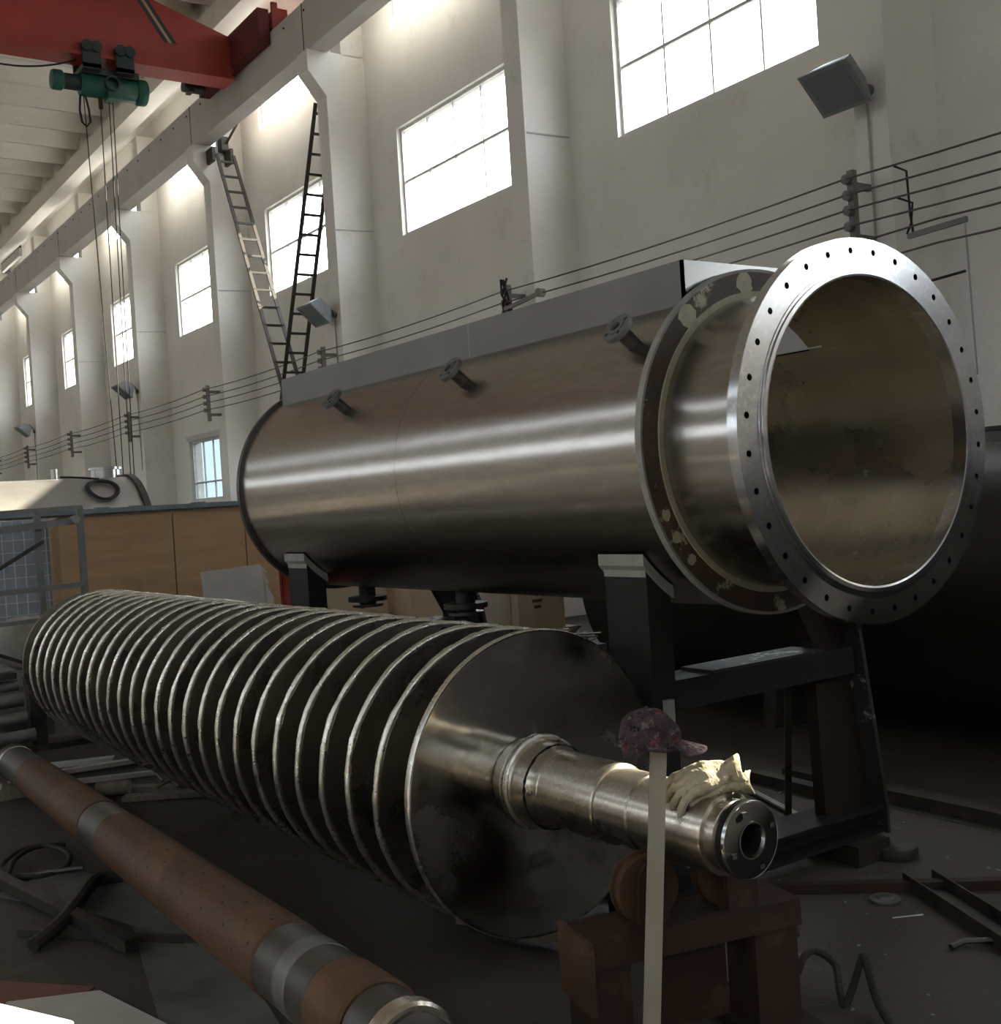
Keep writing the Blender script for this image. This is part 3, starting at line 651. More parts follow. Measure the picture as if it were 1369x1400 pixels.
def blob(name, balls, mt, parent, vox=.0042, seed=0, wr=.0026):
    """one continuous cloth surface grown over a chain of (point, radius) balls"""
    off = Vector(parent['_org']); b = MB()
    for p, r in balls:
        n0, n1 = 8, 12
        b.lathe([(max(r*sin(pi*k/n0), 1e-4), -r*cos(pi*k/n0)) for k in range(n0+1)], p, (0, 0, 1), n1)
    o = b.build(name, mt, parent=parent, smooth=0)
    md = o.modifiers.new('remesh', 'REMESH'); md.mode = 'VOXEL'; md.voxel_size = vox
    sm = o.modifiers.new('smooth', 'SMOOTH'); sm.factor = .5; sm.iterations = 3
    dg = bpy.context.evaluated_depsgraph_get(); nm = bpy.data.meshes.new_from_object(o.evaluated_get(dg))
    o.modifiers.clear(); o.data = nm; nm.name = name; nm.update()
    from mathutils import noise as nz
    for v in nm.vertices:
        p = v.co*42+Vector((seed, seed*2, 0)); q = Vector((v.co.x*95+seed, v.co.y*60, v.co.z*95))
        v.co += v.normal*(wr*nz.noise(p)+wr*.7*abs(nz.noise(q)))
    if not nm.materials: nm.materials.append(M[mt])
    nm.polygons.foreach_set('use_smooth', [True]*len(nm.polygons)); nm.update(); return o
def glove(name, base, ax, ay, az, label, k=1.0, droop=1.0):
    """work glove: palm along ax (wrist -> fingers), five bent fingers hanging over the shaft, folded cuff"""
    base = Vector(base); t = thing(name, tuple(base), label, 'glove', 'canvas work gloves on the shaft end')
    def Q(a, b_, c): return base+(ax*a+ay*b_+az*c)*k
    balls = []
    def chain(pts):
        for (p, r), (q, r1) in zip(pts, pts[1:]):
            n = max(2, int((q-p).length/(min(r, r1)*.45)))
            for i in range(n): f = i/n; balls.append((p.lerp(q, f), (r+(r1-r)*f)*k))
        balls.append((pts[-1][0], pts[-1][1]*k))
    # palm: four overlapping ridges across the hand
    for y_ in (-.033, -.011, .011, .033):
        chain([(Q(-.035, y_*.75, .012), .020), (Q(.02, y_*1.05, .024-abs(y_)*.25), .022), (Q(.072, y_*1.2, .014-abs(y_)*.2), .0185)])
    for off, L, dr in ((-.040, .060, 1.0), (-.0135, .070, 1.12), (.0135, .066, 1.0), (.040, .052, .85)):
        chain([(Q(.070, off*1.02, .010), .0150), (Q(.085+L*.35, off*1.22, -.004*dr*droop), .0135), (Q(.085+L*.66, off*1.36, -.026*dr*droop), .0128), (Q(.085+L*.80, off*1.40, -.054*dr*droop), .0110)])
    chain([(Q(-.005, -.036, .006), .020), (Q(.030, -.066, -.012), .0150), (Q(.058, -.080, -.034), .0130)])
    blob('hand', balls, 'canvas', t, seed=3*k)
    b = MB(); n = 28; rings = [(-.020, .036, .026, .010), (-.040, .034, .024, .008), (-.052, .039, .031, .008), (-.070, .046, .036, .006), (-.088, .049, .040, .004), (-.090, .046, .037, .004), (-.055, .035, .027, .006)]
    for (a, ra, rb, dz) in rings:
        for q in range(n):
            tt = 2*pi*q/n; wv = 1+.07*sin(3*tt+a*50)+.05*sin(5*tt+1)+.02*sin(9*tt)
            b.v.append(base+(ax*(a+.006*sin(2*tt))+ay*ra*cos(tt)*wv+az*(dz+rb*sin(tt)*wv))*k)
    for i in range(len(rings)-1):
        for q in range(n): b.f.append((i*n+q, i*n+(q+1)%n, (i+1)*n+(q+1)%n, (i+1)*n+q))
    cu = b.build('cuff', 'canvas', parent=t, smooth=80)
    seam = [base+(ax*(-.073+.006*sin(4*pi*q/24))+ay*.0475*cos(2*pi*q/24)*(1+.07*sin(6*pi*q/24-3.6))+az*(.006+.038*sin(2*pi*q/24)))*k for q in range(24)]
    MB().tube(seam, .0018, 5, closed=True).build('seam', 'canvas_palm', parent=cu)
    return t
def frame(a, n):
    a = Vector(a).normalized(); n = Vector(n); y = n.cross(a).normalized(); return a, y, a.cross(y)
glove('work_glove', (2.440, 2.500, .850), *frame((-.80, .50, -.20), (-.22, -.50, .84)), 'sunlit canvas work glove on top, fingers drooping over the shaft', 1.0, 1.2)
glove('work_glove', (2.468, 2.475, .822), *frame((-.72, .66, -.10), (-.1, -.25, 1)), 'stained canvas work glove tucked underneath the upper one', .85, .4)

# ------------------------------------------------------------ rusty drum roller on the floor, lower left
def roller():
    a = Vector((1.255, 2.418, .479)); e = Vector((1.646, 8.742, .156)); d = (e-a).normalized()
    t = thing('drum_roller', (1.45, 5.6, 0), 'long rust-brown roller lying beside the screw, perforated with small holes', 'roller')
    R = .116
    def seg(name, t0, t1, r, m, ch=.008, label=None):
        MB().lathe([(r*.4, t0), (r-ch, t0), (r, t0+ch), (r, t1-ch), (r-ch, t1), (r*.4, t1)], a, d, 48).build(name, m, parent=t, smooth=30, label=label)
    seg('drum', .66, 2.78, R, 'roller'); seg('drum', 3.14, 5.05, R, 'roller'); seg('drum', .05, .27, R, 'roller')
    seg('sleeve', 2.78, 3.14, R-.004, 'dull_steel', label='grey bare sleeve'); seg('sleeve', .27, .66, R-.004, 'dull_steel', label='grey bare sleeve'); seg('sleeve', 5.05, 5.75, R-.003, 'dull_steel', label='grey bare sleeve')
    seg('polished_band', .40, .50, R-.002, 'pipe_grey'); seg('end_ring', -.08, .05, R-.010, 'dull_steel'); seg('end_ring', -.14, -.08, R-.002, 'shaft'); seg('hub', -.24, -.14, R*.80, 'dull_steel'); seg('journal', -.45, -.24, R*.5, 'shaft'); seg('end_ring', 5.75, 5.9, R+.003, 'machined')
    u = d.cross(Vector((0,0,1))).normalized(); q = u.cross(d)
    b = MB()
    for row, ang in enumerate((100, 122, 146, 168, 78)):
        for k in range(20):
            tt = .72+k*.23+(row % 2)*.11
            if 2.74 < tt < 3.18 or tt > 5.0: continue
            aa = radians(ang); n = u*cos(aa)+q*sin(aa); c = a+d*tt+n*(R+.0012)
            b.disc(c, n, .0065, 7)
    b.build('holes', 'dark', parent=t, smooth=0, kind='stuff', label='small dark drilled holes')
    # chocks that carry it
    for tt, z in ((.2, 0), (5.6, 0)):
        c = a+d*tt; MB().prism([(c.x-.16, 0), (c.x+.16, 0), (c.x+.13, c.z-R*.75), (c.x+.05, c.z-R+.006), (c.x-.05, c.z-R+.006), (c.x-.13, c.z-R*.75)], 1, c.y-.05, c.y+.05).build('chock', 'wood', parent=t, smooth=0)
roller()

# ------------------------------------------------------------ overhead crane
CY = 22.4
cr = thing('bridge_crane', (0, CY, 10.6), 'red single-girder bridge crane with hazard stripes, spanning the hall overhead', 'crane')
poly = [(-9.2, 10.72), (9.35, 10.72), (9.45, 10.95), (9.45, 11.42), (9.3, 11.55), (7.75, 12.02), (-7.7, 12.02), (-9.2, 11.5)]
MB().prism(poly, 1, CY-.24, CY+.24).build('bridge_girder', 'red', parent=cr, smooth=0)
MB().box(-9.3, 9.4, CY-.30, CY+.30, 10.66, 10.72).build('bottom_flange', 'red', parent=cr, smooth=0)
for x0 in (7.45, 7.62):
    s = .0
    MB().prism([(x0, 12.0), (x0+.085, 12.0), (x0+.62, 11.20), (x0+.535, 11.20)], 1, CY-.246, CY-.239).build('hazard_stripe', 'black', parent=cr, smooth=0)
MB().prism([(7.545, 12.0), (7.61, 12.0), (8.145, 11.20), (8.08, 11.20)], 1, CY-.246, CY-.239).build('hazard_stripe', 'tan', parent=cr, smooth=0)
for x in (9.83, -9.97):
    et = MB().box(x-.13, x+.13, CY-1.75, CY+1.55, 11.26, 11.62).build('end_truck', 'red', parent=cr, smooth=0)
    MB().box(x-.22, x-.10 if x > 0 else x+.22, CY-1.80, CY-1.74, 11.16, 11.70).build('end_plate', 'red', parent=cr, smooth=0)
    for yy in (CY-1.35, CY+1.15): MB().cyl((x-.05, yy, 11.38), (x+.05, yy, 11.38), .14, 20).build('wheel', 'iron', parent=cr)
MB().box(9.35, 9.58, CY-1.70, CY+1.6, 10.9, 11.58).build('side_girder', 'maroon', parent=cr, smooth=0)
MB().cyl((8.90, 23.75, 11.0), (9.36, 23.75, 11.0), .12, 16).build('drive_motor', 'black', parent=cr)
MB().box(9.0, 9.10, 23.62, 23.88, 10.87, 11.18).build('motor_cap', 'black', parent=cr)
MB().box(9.4, 9.6, CY+1.2, CY+1.65, 10.95, 11.35).build('gearbox', 'iron', parent=cr)
# hoist
ho = thing('wire_rope_hoist', (6.75, CY, 9.95), 'dark green wire-rope hoist hanging below the red crane girder', 'hoist')
HZ = 10.20
MB().lathe([(.001, 6.36), (.20, 6.36), (.215, 6.38), (.215, 7.42), (.20, 7.44), (.001, 7.44)], (0, CY, HZ), (1,0,0), 32).build('drum_housing', 'green', parent=ho, smooth=40)
MB().lathe([(.001, 7.44), (.235, 7.44), (.25, 7.46), (.25, 7.60), (.23, 7.63), (.001, 7.63)], (0, CY, HZ), (1,0,0), 28).build('gearbox', 'green', parent=ho, smooth=40)
MB().lathe([(.001, 6.02), (.13, 6.02), (.15, 6.05), (.15, 6.36), (.001, 6.36)], (0, CY, HZ+.02), (1,0,0), 24).build('motor', 'darkgreen', parent=ho, smooth=40)
MB().lathe([(.001, 5.82), (.17, 5.84), (.19, 5.88), (.19, 6.02), (.15, 6.06), (.001, 6.06)], (0, CY, HZ+.02), (1,0,0), 24).build('brake_cover', 'green', parent=ho, smooth=40)
MB().box(6.36, 7.45, CY-.20, CY+.20, HZ+.17, HZ+.30).build('upper_plate', 'darkgreen', parent=ho, smooth=0)
for x in (6.52, 7.15):
    MB().box(x-.17, x+.17, CY-.36, CY-.30, HZ+.22, 10.82).build('trolley_plate', 'darkgreen', parent=ho, smooth=0)
    MB().box(x-.17, x+.17, CY+.30, CY+.36, HZ+.22, 10.82).build('trolley_plate', 'darkgreen', parent=ho, smooth=0)
    MB().box(x-.17, x+.17, CY-.36, CY+.36, HZ+.20, HZ+.30).build('trolley_base', 'darkgreen', parent=ho, smooth=0)
    for dx in (-.09, .09): MB().cyl((x+dx, CY-.42, 10.82), (x+dx, CY-.30, 10.82), .105, 18).build('trolley_wheel', 'darkgreen', parent=ho)
MB().lathe([(.11, -.02), (.14, -.02), (.14, .10), (.11, .10)], (6.90, CY-.22, HZ+.0), (0,-1,0), 20, closed=True).build('rope_guide', 'darkgreen', parent=ho)
MB().box(6.82, 6.98, CY-.26, CY+.1, HZ-.27, HZ-.14).build('rope_guide_foot', 'green', parent=ho, smooth=0)
for x, x2 in ((6.42, 6.58), (6.73, 6.69), (6.90, 6.83), (6.97, 6.90)):
    MB().tube([(x, CY, HZ-.2), (x2, CY, 2.45)], .010, 6).build('rope', 'rope', parent=ho)
MB().box(6.56, 6.93, CY-.08, CY+.08, 2.10, 2.50).build('hook_block', 'darkgreen', parent=ho)
lp = [(6.36, CY, HZ-.2), (6.33, CY, HZ-.5), (6.36, CY, HZ-.72), (6.44, CY, HZ-.80), (6.52, CY, HZ-.70), (6.50, CY, HZ-.45), (6.45, CY, HZ-.2)]
MB().tube(lp, .022, 6).build('cable_loop', 'rubber', parent=ho)
MB().box(6.70, 6.77, CY-.03, CY+.03, HZ-.42, HZ-.2).build('rope_anchor', 'rust', parent=ho)
pts = [(4.0+2.3*k/14, CY-.1, 10.62-.30*(1-((k-6)/8)**2)) for k in range(15)]
tag(MB().tube(pts, .018, 6).build('festoon_cable', 'rubber'), 'black cable sagging below the red girder beside the hoist', 'cable')

# ------------------------------------------------------------ fixtures on the wall
bpos = []
def bracket(n):
    x, y = 9.6, 7.36+6*n
    t = thing('conductor_bracket', (x, y, 3.98), 'steel bracket with four insulators on the %s pillar from the flange' % ords[n], 'bracket', 'conductor brackets along the pillars')
    MB().box(x-.02, x+.05, y-.035, y+.035, 3.98, 4.80).build('upright', 'insul', parent=t, smooth=0)
    MB().box(x+.03, 9.9, y-.03, y+.03, 4.62, 4.68).build('arm', 'insul', parent=t, smooth=0)
    MB().box(x+.03, 9.9, y-.03, y+.03, 4.10, 4.16).build('arm', 'insul', parent=t, smooth=0)
    for z in (4.23, 4.39, 4.54, 4.70):
        MB().lathe([(.001, .0), (.05, 0), (.055, .02), (.03, .035), (.05, .05), (.05, .075), (.02, .09), (.001, .09)], (x-.02, y, z), (-1,0,0), 14).build('insulator', 'insul', parent=t)
for n in range(8): bracket(n)
WZ = [4.70, 4.54, 4.39, 4.23]
for i, z in enumerate(WZ):
    pts = []
    for n in range(-1, 8):
        for k in range(6):
            f = k/6; pts.append((9.50, 7.36+6*(n+f)-(0), z-.05*4*f*(1-f)))
    tag(MB().tube(pts, .011, 5).build('conductor_wire', 'wire'), 'bare conductor wire along the pillars, %s of four from the top' % ords[i], 'wire', 'conductor wires along the wall')
for i, (z, lab) in enumerate(((4.08, 'upper'), (3.86, 'lower'))):
    pts = [(9.50, 1.4+k*.55, z-.02*sin(k)) for k in range(10)]+[(9.55, 7.15, z-.02), (9.62, 7.25, z-.10)]
    tag(MB().tube(pts, .011, 5).build('conductor_wire', 'wire'), 'short %s feeder wire ending behind the flange top' % lab, 'wire', 'feeder wires')
# bundle of clamps and loops on the second bracket
t = thing('cable_clamp', (9.5, 13.0, 4.2), 'tangle of clamps and cable loops at the second pillar bracket, above the tank top', 'cable')
rnd = random.Random(5)
for k in range(4):
    p = [(9.52+rnd.uniform(-.06,.06), 13.30-.03*k+rnd.uniform(-.1,.1), 4.85-.18*j+rnd.uniform(-.04,.04)) for j in range(6)]
    MB().tube(p, .016, 6).build('cable_loop', 'rubber', parent=t)
for z, y in ((4.52, 12.45), (4.30, 12.45)):
    MB().bar((9.5, 13.3, z-.08), (9.5, y, z), .05, .05).build('clamp_arm', 'insul', parent=t); MB().cyl((9.45, y, z), (9.55, y, z), .06, 14).build('clamp_head', 'insul', parent=t)
# jumper cables by the first bracket
pts = [(9.52, 6.80, 4.68), (9.60, 6.72, 4.62), (9.62, 6.72, 4.2), (9.6, 6.68, 3.98)]
t = thing('junction_bracket', (9.6, 6.5, 3.9), 'small cable arm and jumpers on the first pillar, right of the flange top', 'bracket')
MB().tube(pts, .012, 6).build('jumper', 'rubber', parent=t)
MB().tube([(9.52, 6.78, 4.37), (9.58, 6.66, 4.30), (9.60, 6.70, 4.12), (9.58, 6.74, 4.02)], .012, 6).build('jumper', 'rubber', parent=t)
MB().bar((9.60, 6.74, 4.00), (9.60, 6.12, 4.02), .04, .05).build('arm', 'insul', parent=t)
MB().tube([(9.60, 6.14, 4.02), (9.62, 6.14, 3.5), (9.62, 6.12, 2.6)], .010, 6).build('conduit', 'conduit', parent=t)
MB().tube([(9.55, 7.0, 3.62), (9.55, 6.6, 3.52), (9.58, 6.15, 3.55)], .014, 6).build('cable', 'rubber', parent=t)
# floodlights on every second pillar
def flood(n, z, label, far=False):
    y = 7.42+6*n; c = Vector((9.58, y-.02, z))
    t = thing('floodlight', tuple(c), label, 'lamp', 'grey floodlights on the pillars')
    d = Vector((-.66, -.02, -.75)).normalized(); u = d.cross(Vector((0,0,1))).normalized(); q = u.cross(d)
    def ring(k, sx, sy): return [c+d*k+u*sx*a+q*sy*b_ for a, b_ in ((-1,-1),(1,-1),(1,1),(-1,1))]
    b = MB(); prof = [(-.18, .10, .10), (-.14, .15, .15), (.10, .27, .24), (.13, .29, .26), (.16, .29, .26)]
    for p in prof: b.v += ring(*p)
    for i in range(len(prof)-1):
        for k in range(4): b.f.append((4*i+k, 4*i+(k+1)%4, 4*i+4+(k+1)%4, 4*i+4+k))
    b.f += [(3,2,1,0), tuple(range(16, 20))]
    b.build('housing', 'lampbody', parent=t, smooth=0)
    b = MB(); b.v += ring(.162, .25, .22); b.f.append((0,1,2,3)); b.build('lens', 'lampglass', parent=t, smooth=0)
    MB().tube([c-d*.1+u*.2, c-d*.22+u*.16+Vector((.06,-.05,0)), (9.9, y-.12, z-.1)], .022, 6).build('yoke', 'insul', parent=t)
    MB().cyl((9.84, y-.12, z-.1), (9.91, y-.12, z-.1), .06, 12).build('mount', 'insul', parent=t)
    MB().tube([(9.88, y-.10, z-.15), (9.885, y-.10, z-1.6), (9.885, y-.10, 3.2)], .013, 6).build('conduit', 'conduit', parent=t)
flood(0, 5.72, 'large grey floodlight on the first pillar, upper right above the flange')
flood(2, 5.50, 'grey floodlight on the third pillar, beside the ladders')
flood(4, 5.45, 'grey floodlight on the fifth pillar, behind the hanging ropes')
flood(6, 5.40, 'small far floodlight on the seventh pillar, above the distant tank')
# ladders
def ladder(a, b_, n, label):
    a = Vector(a); b_ = Vector(b_); sx = Vector((.40, 0, 0))
    t = thing('ladder', tuple(b_), label, 'ladder', 'brown steel ladders by the pillars')
    for o in (Vector(), sx): MB().bar(a+o, b_+o, .035, .07, (1,0,0)).build('rail', 'ladder', parent=t, smooth=0)
    for k in range(n):
        p = a.lerp(b_, (k+.5)/n); MB().bar(p-Vector((.02,0,0)), p+sx+Vector((.02,0,0)), .045, .045).build('rung', 'ladder', parent=t, smooth=0)
    return t
l1 = ladder((9.90, 24.6, 9.92), (9.28, 20.10, 3.30), 16, 'brown steel ladder leaning left up to the fourth pillar top')
for dx in (-.03, .40): MB().box(9.90+dx-.02, 9.90+dx+.05, 24.72, 25.1, 9.80, 10.12).build('hook', 'ladder', parent=l1, smooth=0)
ladder((9.98, 19.72, 9.5), (9.28, 20.95, 3.20), 17, 'brown steel ladder leaning right, disappearing behind the third pillar')
t = thing('ladder_bracket', (10.2, 24.9, 10.2), 'small dark bracket with a stay rod under the crane beam by the ladder top', 'bracket')
MB().box(10.14, 10.30, 24.85, 25.1, 10.12, 10.42).build('plate', 'ladder', parent=t, smooth=0)
MB().bar((10.25, 24.9, 10.25), (10.35, 23.5, 10.9), .04, .04).build('stay_rod', 'ladder', parent=t)
# tube lamp high on the far left
t = thing('tube_lamp', (10.0, 45.5, 11.8), 'tube lamp fitting on the far wall above the crane beam', 'lamp')
MB().box(9.96, 10.0, 43.9, 47.2, 12.05, 12.12).build('housing', 'iron', parent=t, smooth=0)
MB().box(9.93, 10.03, 44.0, 47.1, 11.75, 12.05).build('reflector', 'frame', parent=t, smooth=0)
MB().box(9.99, 10.27, 47.1, 47.25, 11.75, 12.12).build('mount', 'iron', parent=t, smooth=0)

# ------------------------------------------------------------ distant tank
FY, FZ, FR = 14.40, 1.41, .92
ft = thing('distant_tank', (2.6, FY, 0), 'pale stainless tank lying across the hall behind the plywood crate, half sunlit', 'tank')
MB().lathe([(.001, 0.2), (FR-.12, 0.2), (FR, .32), (FR, 4.37), (.001, 4.37)], (0, FY, FZ), (1,0,0), 72).build('body_shell', 'stain2', parent=ft, smooth=40)
MB().lathe([(FR, 4.30), (FR+.03, 4.30), (FR+.03, 4.375), (FR, 4.375)], (0, FY, FZ), (1,0,0), 72, closed=True).build('band', 'iron', parent=ft, label='black rim band')
nz = MB().lathe([(.17, .0), (.17, .12), (.20, .12), (.20, .15), (.14, .15), (.14, 0)], (4.08, FY, FZ+FR-.03), (0,0,1), 28); nz.build('manhole', 'plate', parent=ft)
MB().cyl((3.48, FY, FZ+FR-.01), (3.48, FY, FZ+FR+.12), .04, 12).build('vent', 'plate', parent=ft)
for x in (1.2, 3.7): MB().prism([(FY-.8, 0), (FY+.8, 0), (FY+.7, .75), (FY+.4, .60), (FY, .53), (FY-.4, .60), (FY-.7, .75)], 0, x-.06, x+.06).build('saddle', 'iron', parent=ft, smooth=0)
t = thing('cable_coil', (3.87, FY-.8, 1.95), 'black cable coil hung over the distant tank', 'cable')
for k in range(3):
    pts = []
    for q in range(28):
        a = 2*pi*q/28; hx = 3.87+.17*cos(a)+.01*k; s = .62+.20*sin(a)+.015*k     # along the shell surface
        th = s; pts.append((hx, FY-(FR+.02+.012*k)*sin(th), FZ+(FR+.02+.012*k)*cos(th)))
    MB().tube(pts, .014, 6, closed=True).build('coil_turn', 'rubber', parent=t)
pts = [(3.52+.05*k, FY-(FR+.02)*sin(.1+.03*k), FZ+(FR+.022)*cos(.1+.03*k)) for k in range(9)]
MB().tube(pts, .014, 6).build('cable_tail', 'rubber', parent=t)

# ------------------------------------------------------------ plywood crate and steel beam
PY = 10.9
cr_ = thing('plywood_crate', (3.5, PY+.5, 0), 'big plywood crate behind the screw, panels with dark knots', 'crate')
for x0, x1 in ((2.64, 3.690), (3.702, 4.42), (4.432, 5.1)):
    MB().box(x0, x1, PY, PY+.018, .25, 1.83).build('panel', 'ply', parent=cr_, smooth=0)
MB().box(2.64, 2.66, PY+.02, PY+1.2, .25, 1.83).build('panel', 'ply', parent=cr_, smooth=0)
MB().box(2.66, 5.08, PY+.02, PY+1.2, 1.78, 1.80).build('lid', 'ply', parent=cr_, smooth=0)
for x in (2.7, 3.65, 4.4, 5.0): MB().box(x, x+.08, PY+.02, PY+1.2, 0, .25).build('skid', 'wood', parent=cr_, smooth=0)
for x in (2.69, 3.70, 4.43): MB().box(x, x+.05, PY+.02, PY+.06, .25, 1.78).build('batten', 'wood', parent=cr_, smooth=0)
t = thing('steel_beam', (3.4, PY+.1, 1.83), 'blue-grey steel channel lying along the top edge of the plywood crate', 'beam')
b = MB().box(1.6, 4.42, PY-.03, PY+.12, 1.832, 1.842); b.box(1.6, 4.42, PY-.03, PY-.022, 1.842, 1.895)
b.build('channel', 'bluesteel', parent=t, smooth=0)
MB().box(1.6, 4.42, PY-.034, PY-.03, 1.832, 1.852).build('lower_edge', 'iron', parent=t, smooth=0)
for x in (2.98, 3.30, 3.9): MB().box(x, x+.12, PY-.04, PY+.05, 1.87, 1.905).build('lug', 'bluesteel', parent=t, smooth=0)
# blue sheet behind wire mesh
bs = thing('mesh_cage', (2.1, PY+.35, .3), 'blue sheet behind a white wire grid, left of the plywood crate', 'cage')
MB().box(1.3, 2.62, PY+.30, PY+.32, .45, 1.83).build('sheet', 'bluesheet', parent=bs, smooth=0)
b = MB(); b_h = []
for k in range(14): MB().bar((1.35+.095*k, PY+.28, .45), (1.35+.095*k, PY+.28, 1.82), .008, .008).build('wire', 'mesh', parent=bs, smooth=0)
for k in range(12): MB().bar((1.3, PY+.285, .5+.115*k), (2.62, PY+.285, .5+.115*k), .008, .008).build('wire', 'mesh', parent=bs, smooth=0)
MB().box(1.3, 1.36, PY+.3, PY+.4, 0, .45).build('foot', 'iron', parent=bs, smooth=0); MB().box(2.5, 2.56, PY+.3, PY+.4, 0, .45).build('foot', 'iron', parent=bs, smooth=0)
# galvanised rack
rk = thing('steel_rack', (2.2, 10.2, 0), 'galvanised open steel rack at the left, in front of the blue mesh', 'rack')
RY = 10.25
for x in (2.31, 2.665): MB().bar((x, RY, 0), (x, RY, 1.90), .05, .05, (0,1,0)).build('post', 'galv', parent=rk, smooth=0)
MB().bar((1.50, RY-.1, 0), (1.50, RY-.1, 1.90), .05, .05, (0,1,0)).build('post', 'galv', parent=rk, smooth=0)
for z, w_ in ((1.885, .035), (1.22, .045), (.96, .035)):
    MB().bar((1.4, RY-.03, z-.01), (2.68, RY-.03, z+.02), .04, w_).build('rail', 'galv', parent=rk, smooth=0)
MB().bar((1.4, RY-.07, 1.70), (2.62, RY-.07, 1.79), .04, .06).build('rail', 'galv', parent=rk, smooth=0)
MB().cyl((2.60, RY-.13, 1.80), (2.60, RY-.05, 1.80), .035, 12).build('clamp', 'stand_pad', parent=rk)
MB().bar((1.75, RY-.05, 1.30), (2.34, RY-.05, 1.63), .03, .03).build('brace', 'iron', parent=rk, smooth=0)
MB().bar((1.75, RY-.05, .80), (2.44, RY-.05, .48), .03, .03).build('brace', 'iron', parent=rk, smooth=0)
# white sacks
def sack(c, s, label, seed):
    rnd = random.Random(seed); b = MB(); nu, nv = 24, 14
    for i in range(nv+1):
        th = pi*i/nv
        for k in range(nu):
            a = 2*pi*k/nu; x, y_, z = sin(th)*cos(a), sin(th)*sin(a), cos(th)
            e = lambda q: math.copysign(abs(q)**.7, q)
            r = 1+.05*sin(4*a+seed+3*z)+.04*sin(7*a-5*z)+.03*sin(9*z+2*a)
            b.v.append(Vector((c[0]+s[0]*e(x)*r, c[1]+s[1]*e(y_)*r, c[2]+s[2]*e(z)*(1+.03*sin(5*a)))))
    for i in range(nv):
        for k in range(nu): b.f.append((i*nu+k, (i+1)*nu+k, (i+1)*nu+(k+1)%nu, i*nu+(k+1)%nu))
    o = b.build('bulk_sack', 'sack', smooth=80); tag(o, label, 'sack', 'dusty sacks under the rack')
    return o
sack((2.26, 10.55, .76), (.26, .2, .23), 'dusty white sack on top of the pile beside the screw end', 1)
sack((2.20, 10.62, .30), (.34, .26, .30), 'lower dusty sack half hidden under the top one', 2)
sack((1.50, 10.55, .42), (.26, .23, .42), 'dusty sack cut by the left edge behind the pipes', 3)
# long tubes stacked at left
for i, (y, z, r) in enumerate(((9.95, .46, .045), (9.80, .36, .055), (9.55, .25, .05), (9.3, .15, .05))):
    tag(MB().cyl((.9, y, z), (2.0 if i < 2 else 1.97, y-.05, z+.03), r, 18).build('steel_tube', 'pipe_grey'), 'grey steel tube in the stack at left, %s from the top' % ords[i], 'tube', 'steel tubes stacked at left')
t = thing('tube_rest', (1.4, 9.6, 0), 'low dark trestle under the stacked tubes at the left edge', 'stand')
MB().prism([(9.2, 0), (10.05, 0), (10.05, .40), (9.9, .40), (9.85, .30), (9.7, .30), (9.65, .20), (9.5, .20), (9.45, .10), (9.2, .10)], 0, 1.3, 1.42).build('block', 'iron', parent=t, smooth=0)
tag(MB().bar((1.35, 9.9, .56), (1.98, 9.9, .575), .16, .05).build('steel_flat', 'dull_steel'), 'flat dark steel plate on top of the stacked tubes', 'plate')
for i, (a, b_, wd) in enumerate((((1.55, 8.9, .02), (2.35, 8.55, .03), .09), ((1.6, 8.45, .03), (2.62, 8.30, .035), .07), ((1.75, 8.12, .02), (2.45, 7.86, .02), .05))):
    tag(MB().bar(a, b_, wd, .03).build('wood_strip', 'board'), 'pale board strip on the floor behind the roller, %s from the back' % ords[i], 'board', 'pale strips behind the roller')
# white broken board leaning in front of the crate
vs = [(3.45, 9.55, 1.28), (3.93, 9.40, 1.31), (4.0, 9.40, 1.23), (3.955, 9.40, 1.245), (4.0, 9.38, 1.14), (3.965, 9.38, 1.14), (4.02, 9.36, 1.02), (4.0, 9.3, 0), (3.5, 9.4, 0)]
n = len(vs); b = MB().add([Vector(v) for v in vs]+[Vector(v)+Vector((0, .012, 0)) for v in vs], [tuple(range(n))[::-1], tuple(range(n, 2*n))]+[(i, (i+1)%n, (i+1)%n+n, i+n) for i in range(n)])
tag(b.build('broken_board', 'board', smooth=0), 'pale board with a broken jagged edge leaning before the plywood crate', 'board')
# red cloth by rear support
b = MB(); nu, nv = 8, 10
for i in range(nv+1):
    for k in range(nu+1):
        u = k/nu; v = i/nv; b.v.append(Vector((3.62+.22*u+.06*v, 8.3+.04*sin(9*u+3*v), 1.42-1.42*v-.06*sin(4*u)*(1-v))))
for i in range(nv):
    for k in range(nu): q = i*(nu+1)+k; b.f.append((q, q+1, q+nu+2, q+nu+1))
o = b.build('red_cloth', 'redcloth'); sol = o.modifiers.new('thick', 'SOLIDIFY'); sol.thickness = .01; tag(o, 'dark red cloth hanging beside the rear tank support', 'cloth')
t = thing('drum_barrel', (3.85, 8.75, 0), 'dark steel barrel standing behind the rear tank support', 'barrel')
MB().lathe([(.001, 0), (.28, 0), (.29, .02), (.285, .3), (.295, .32), (.285, .34), (.285, .62), (.295, .64), (.285, .66), (.29, .93), (.28, .95), (.001, .94)], (3.85, 8.75, 0), (0,0,1), 36).build('shell', 'stand', parent=t)

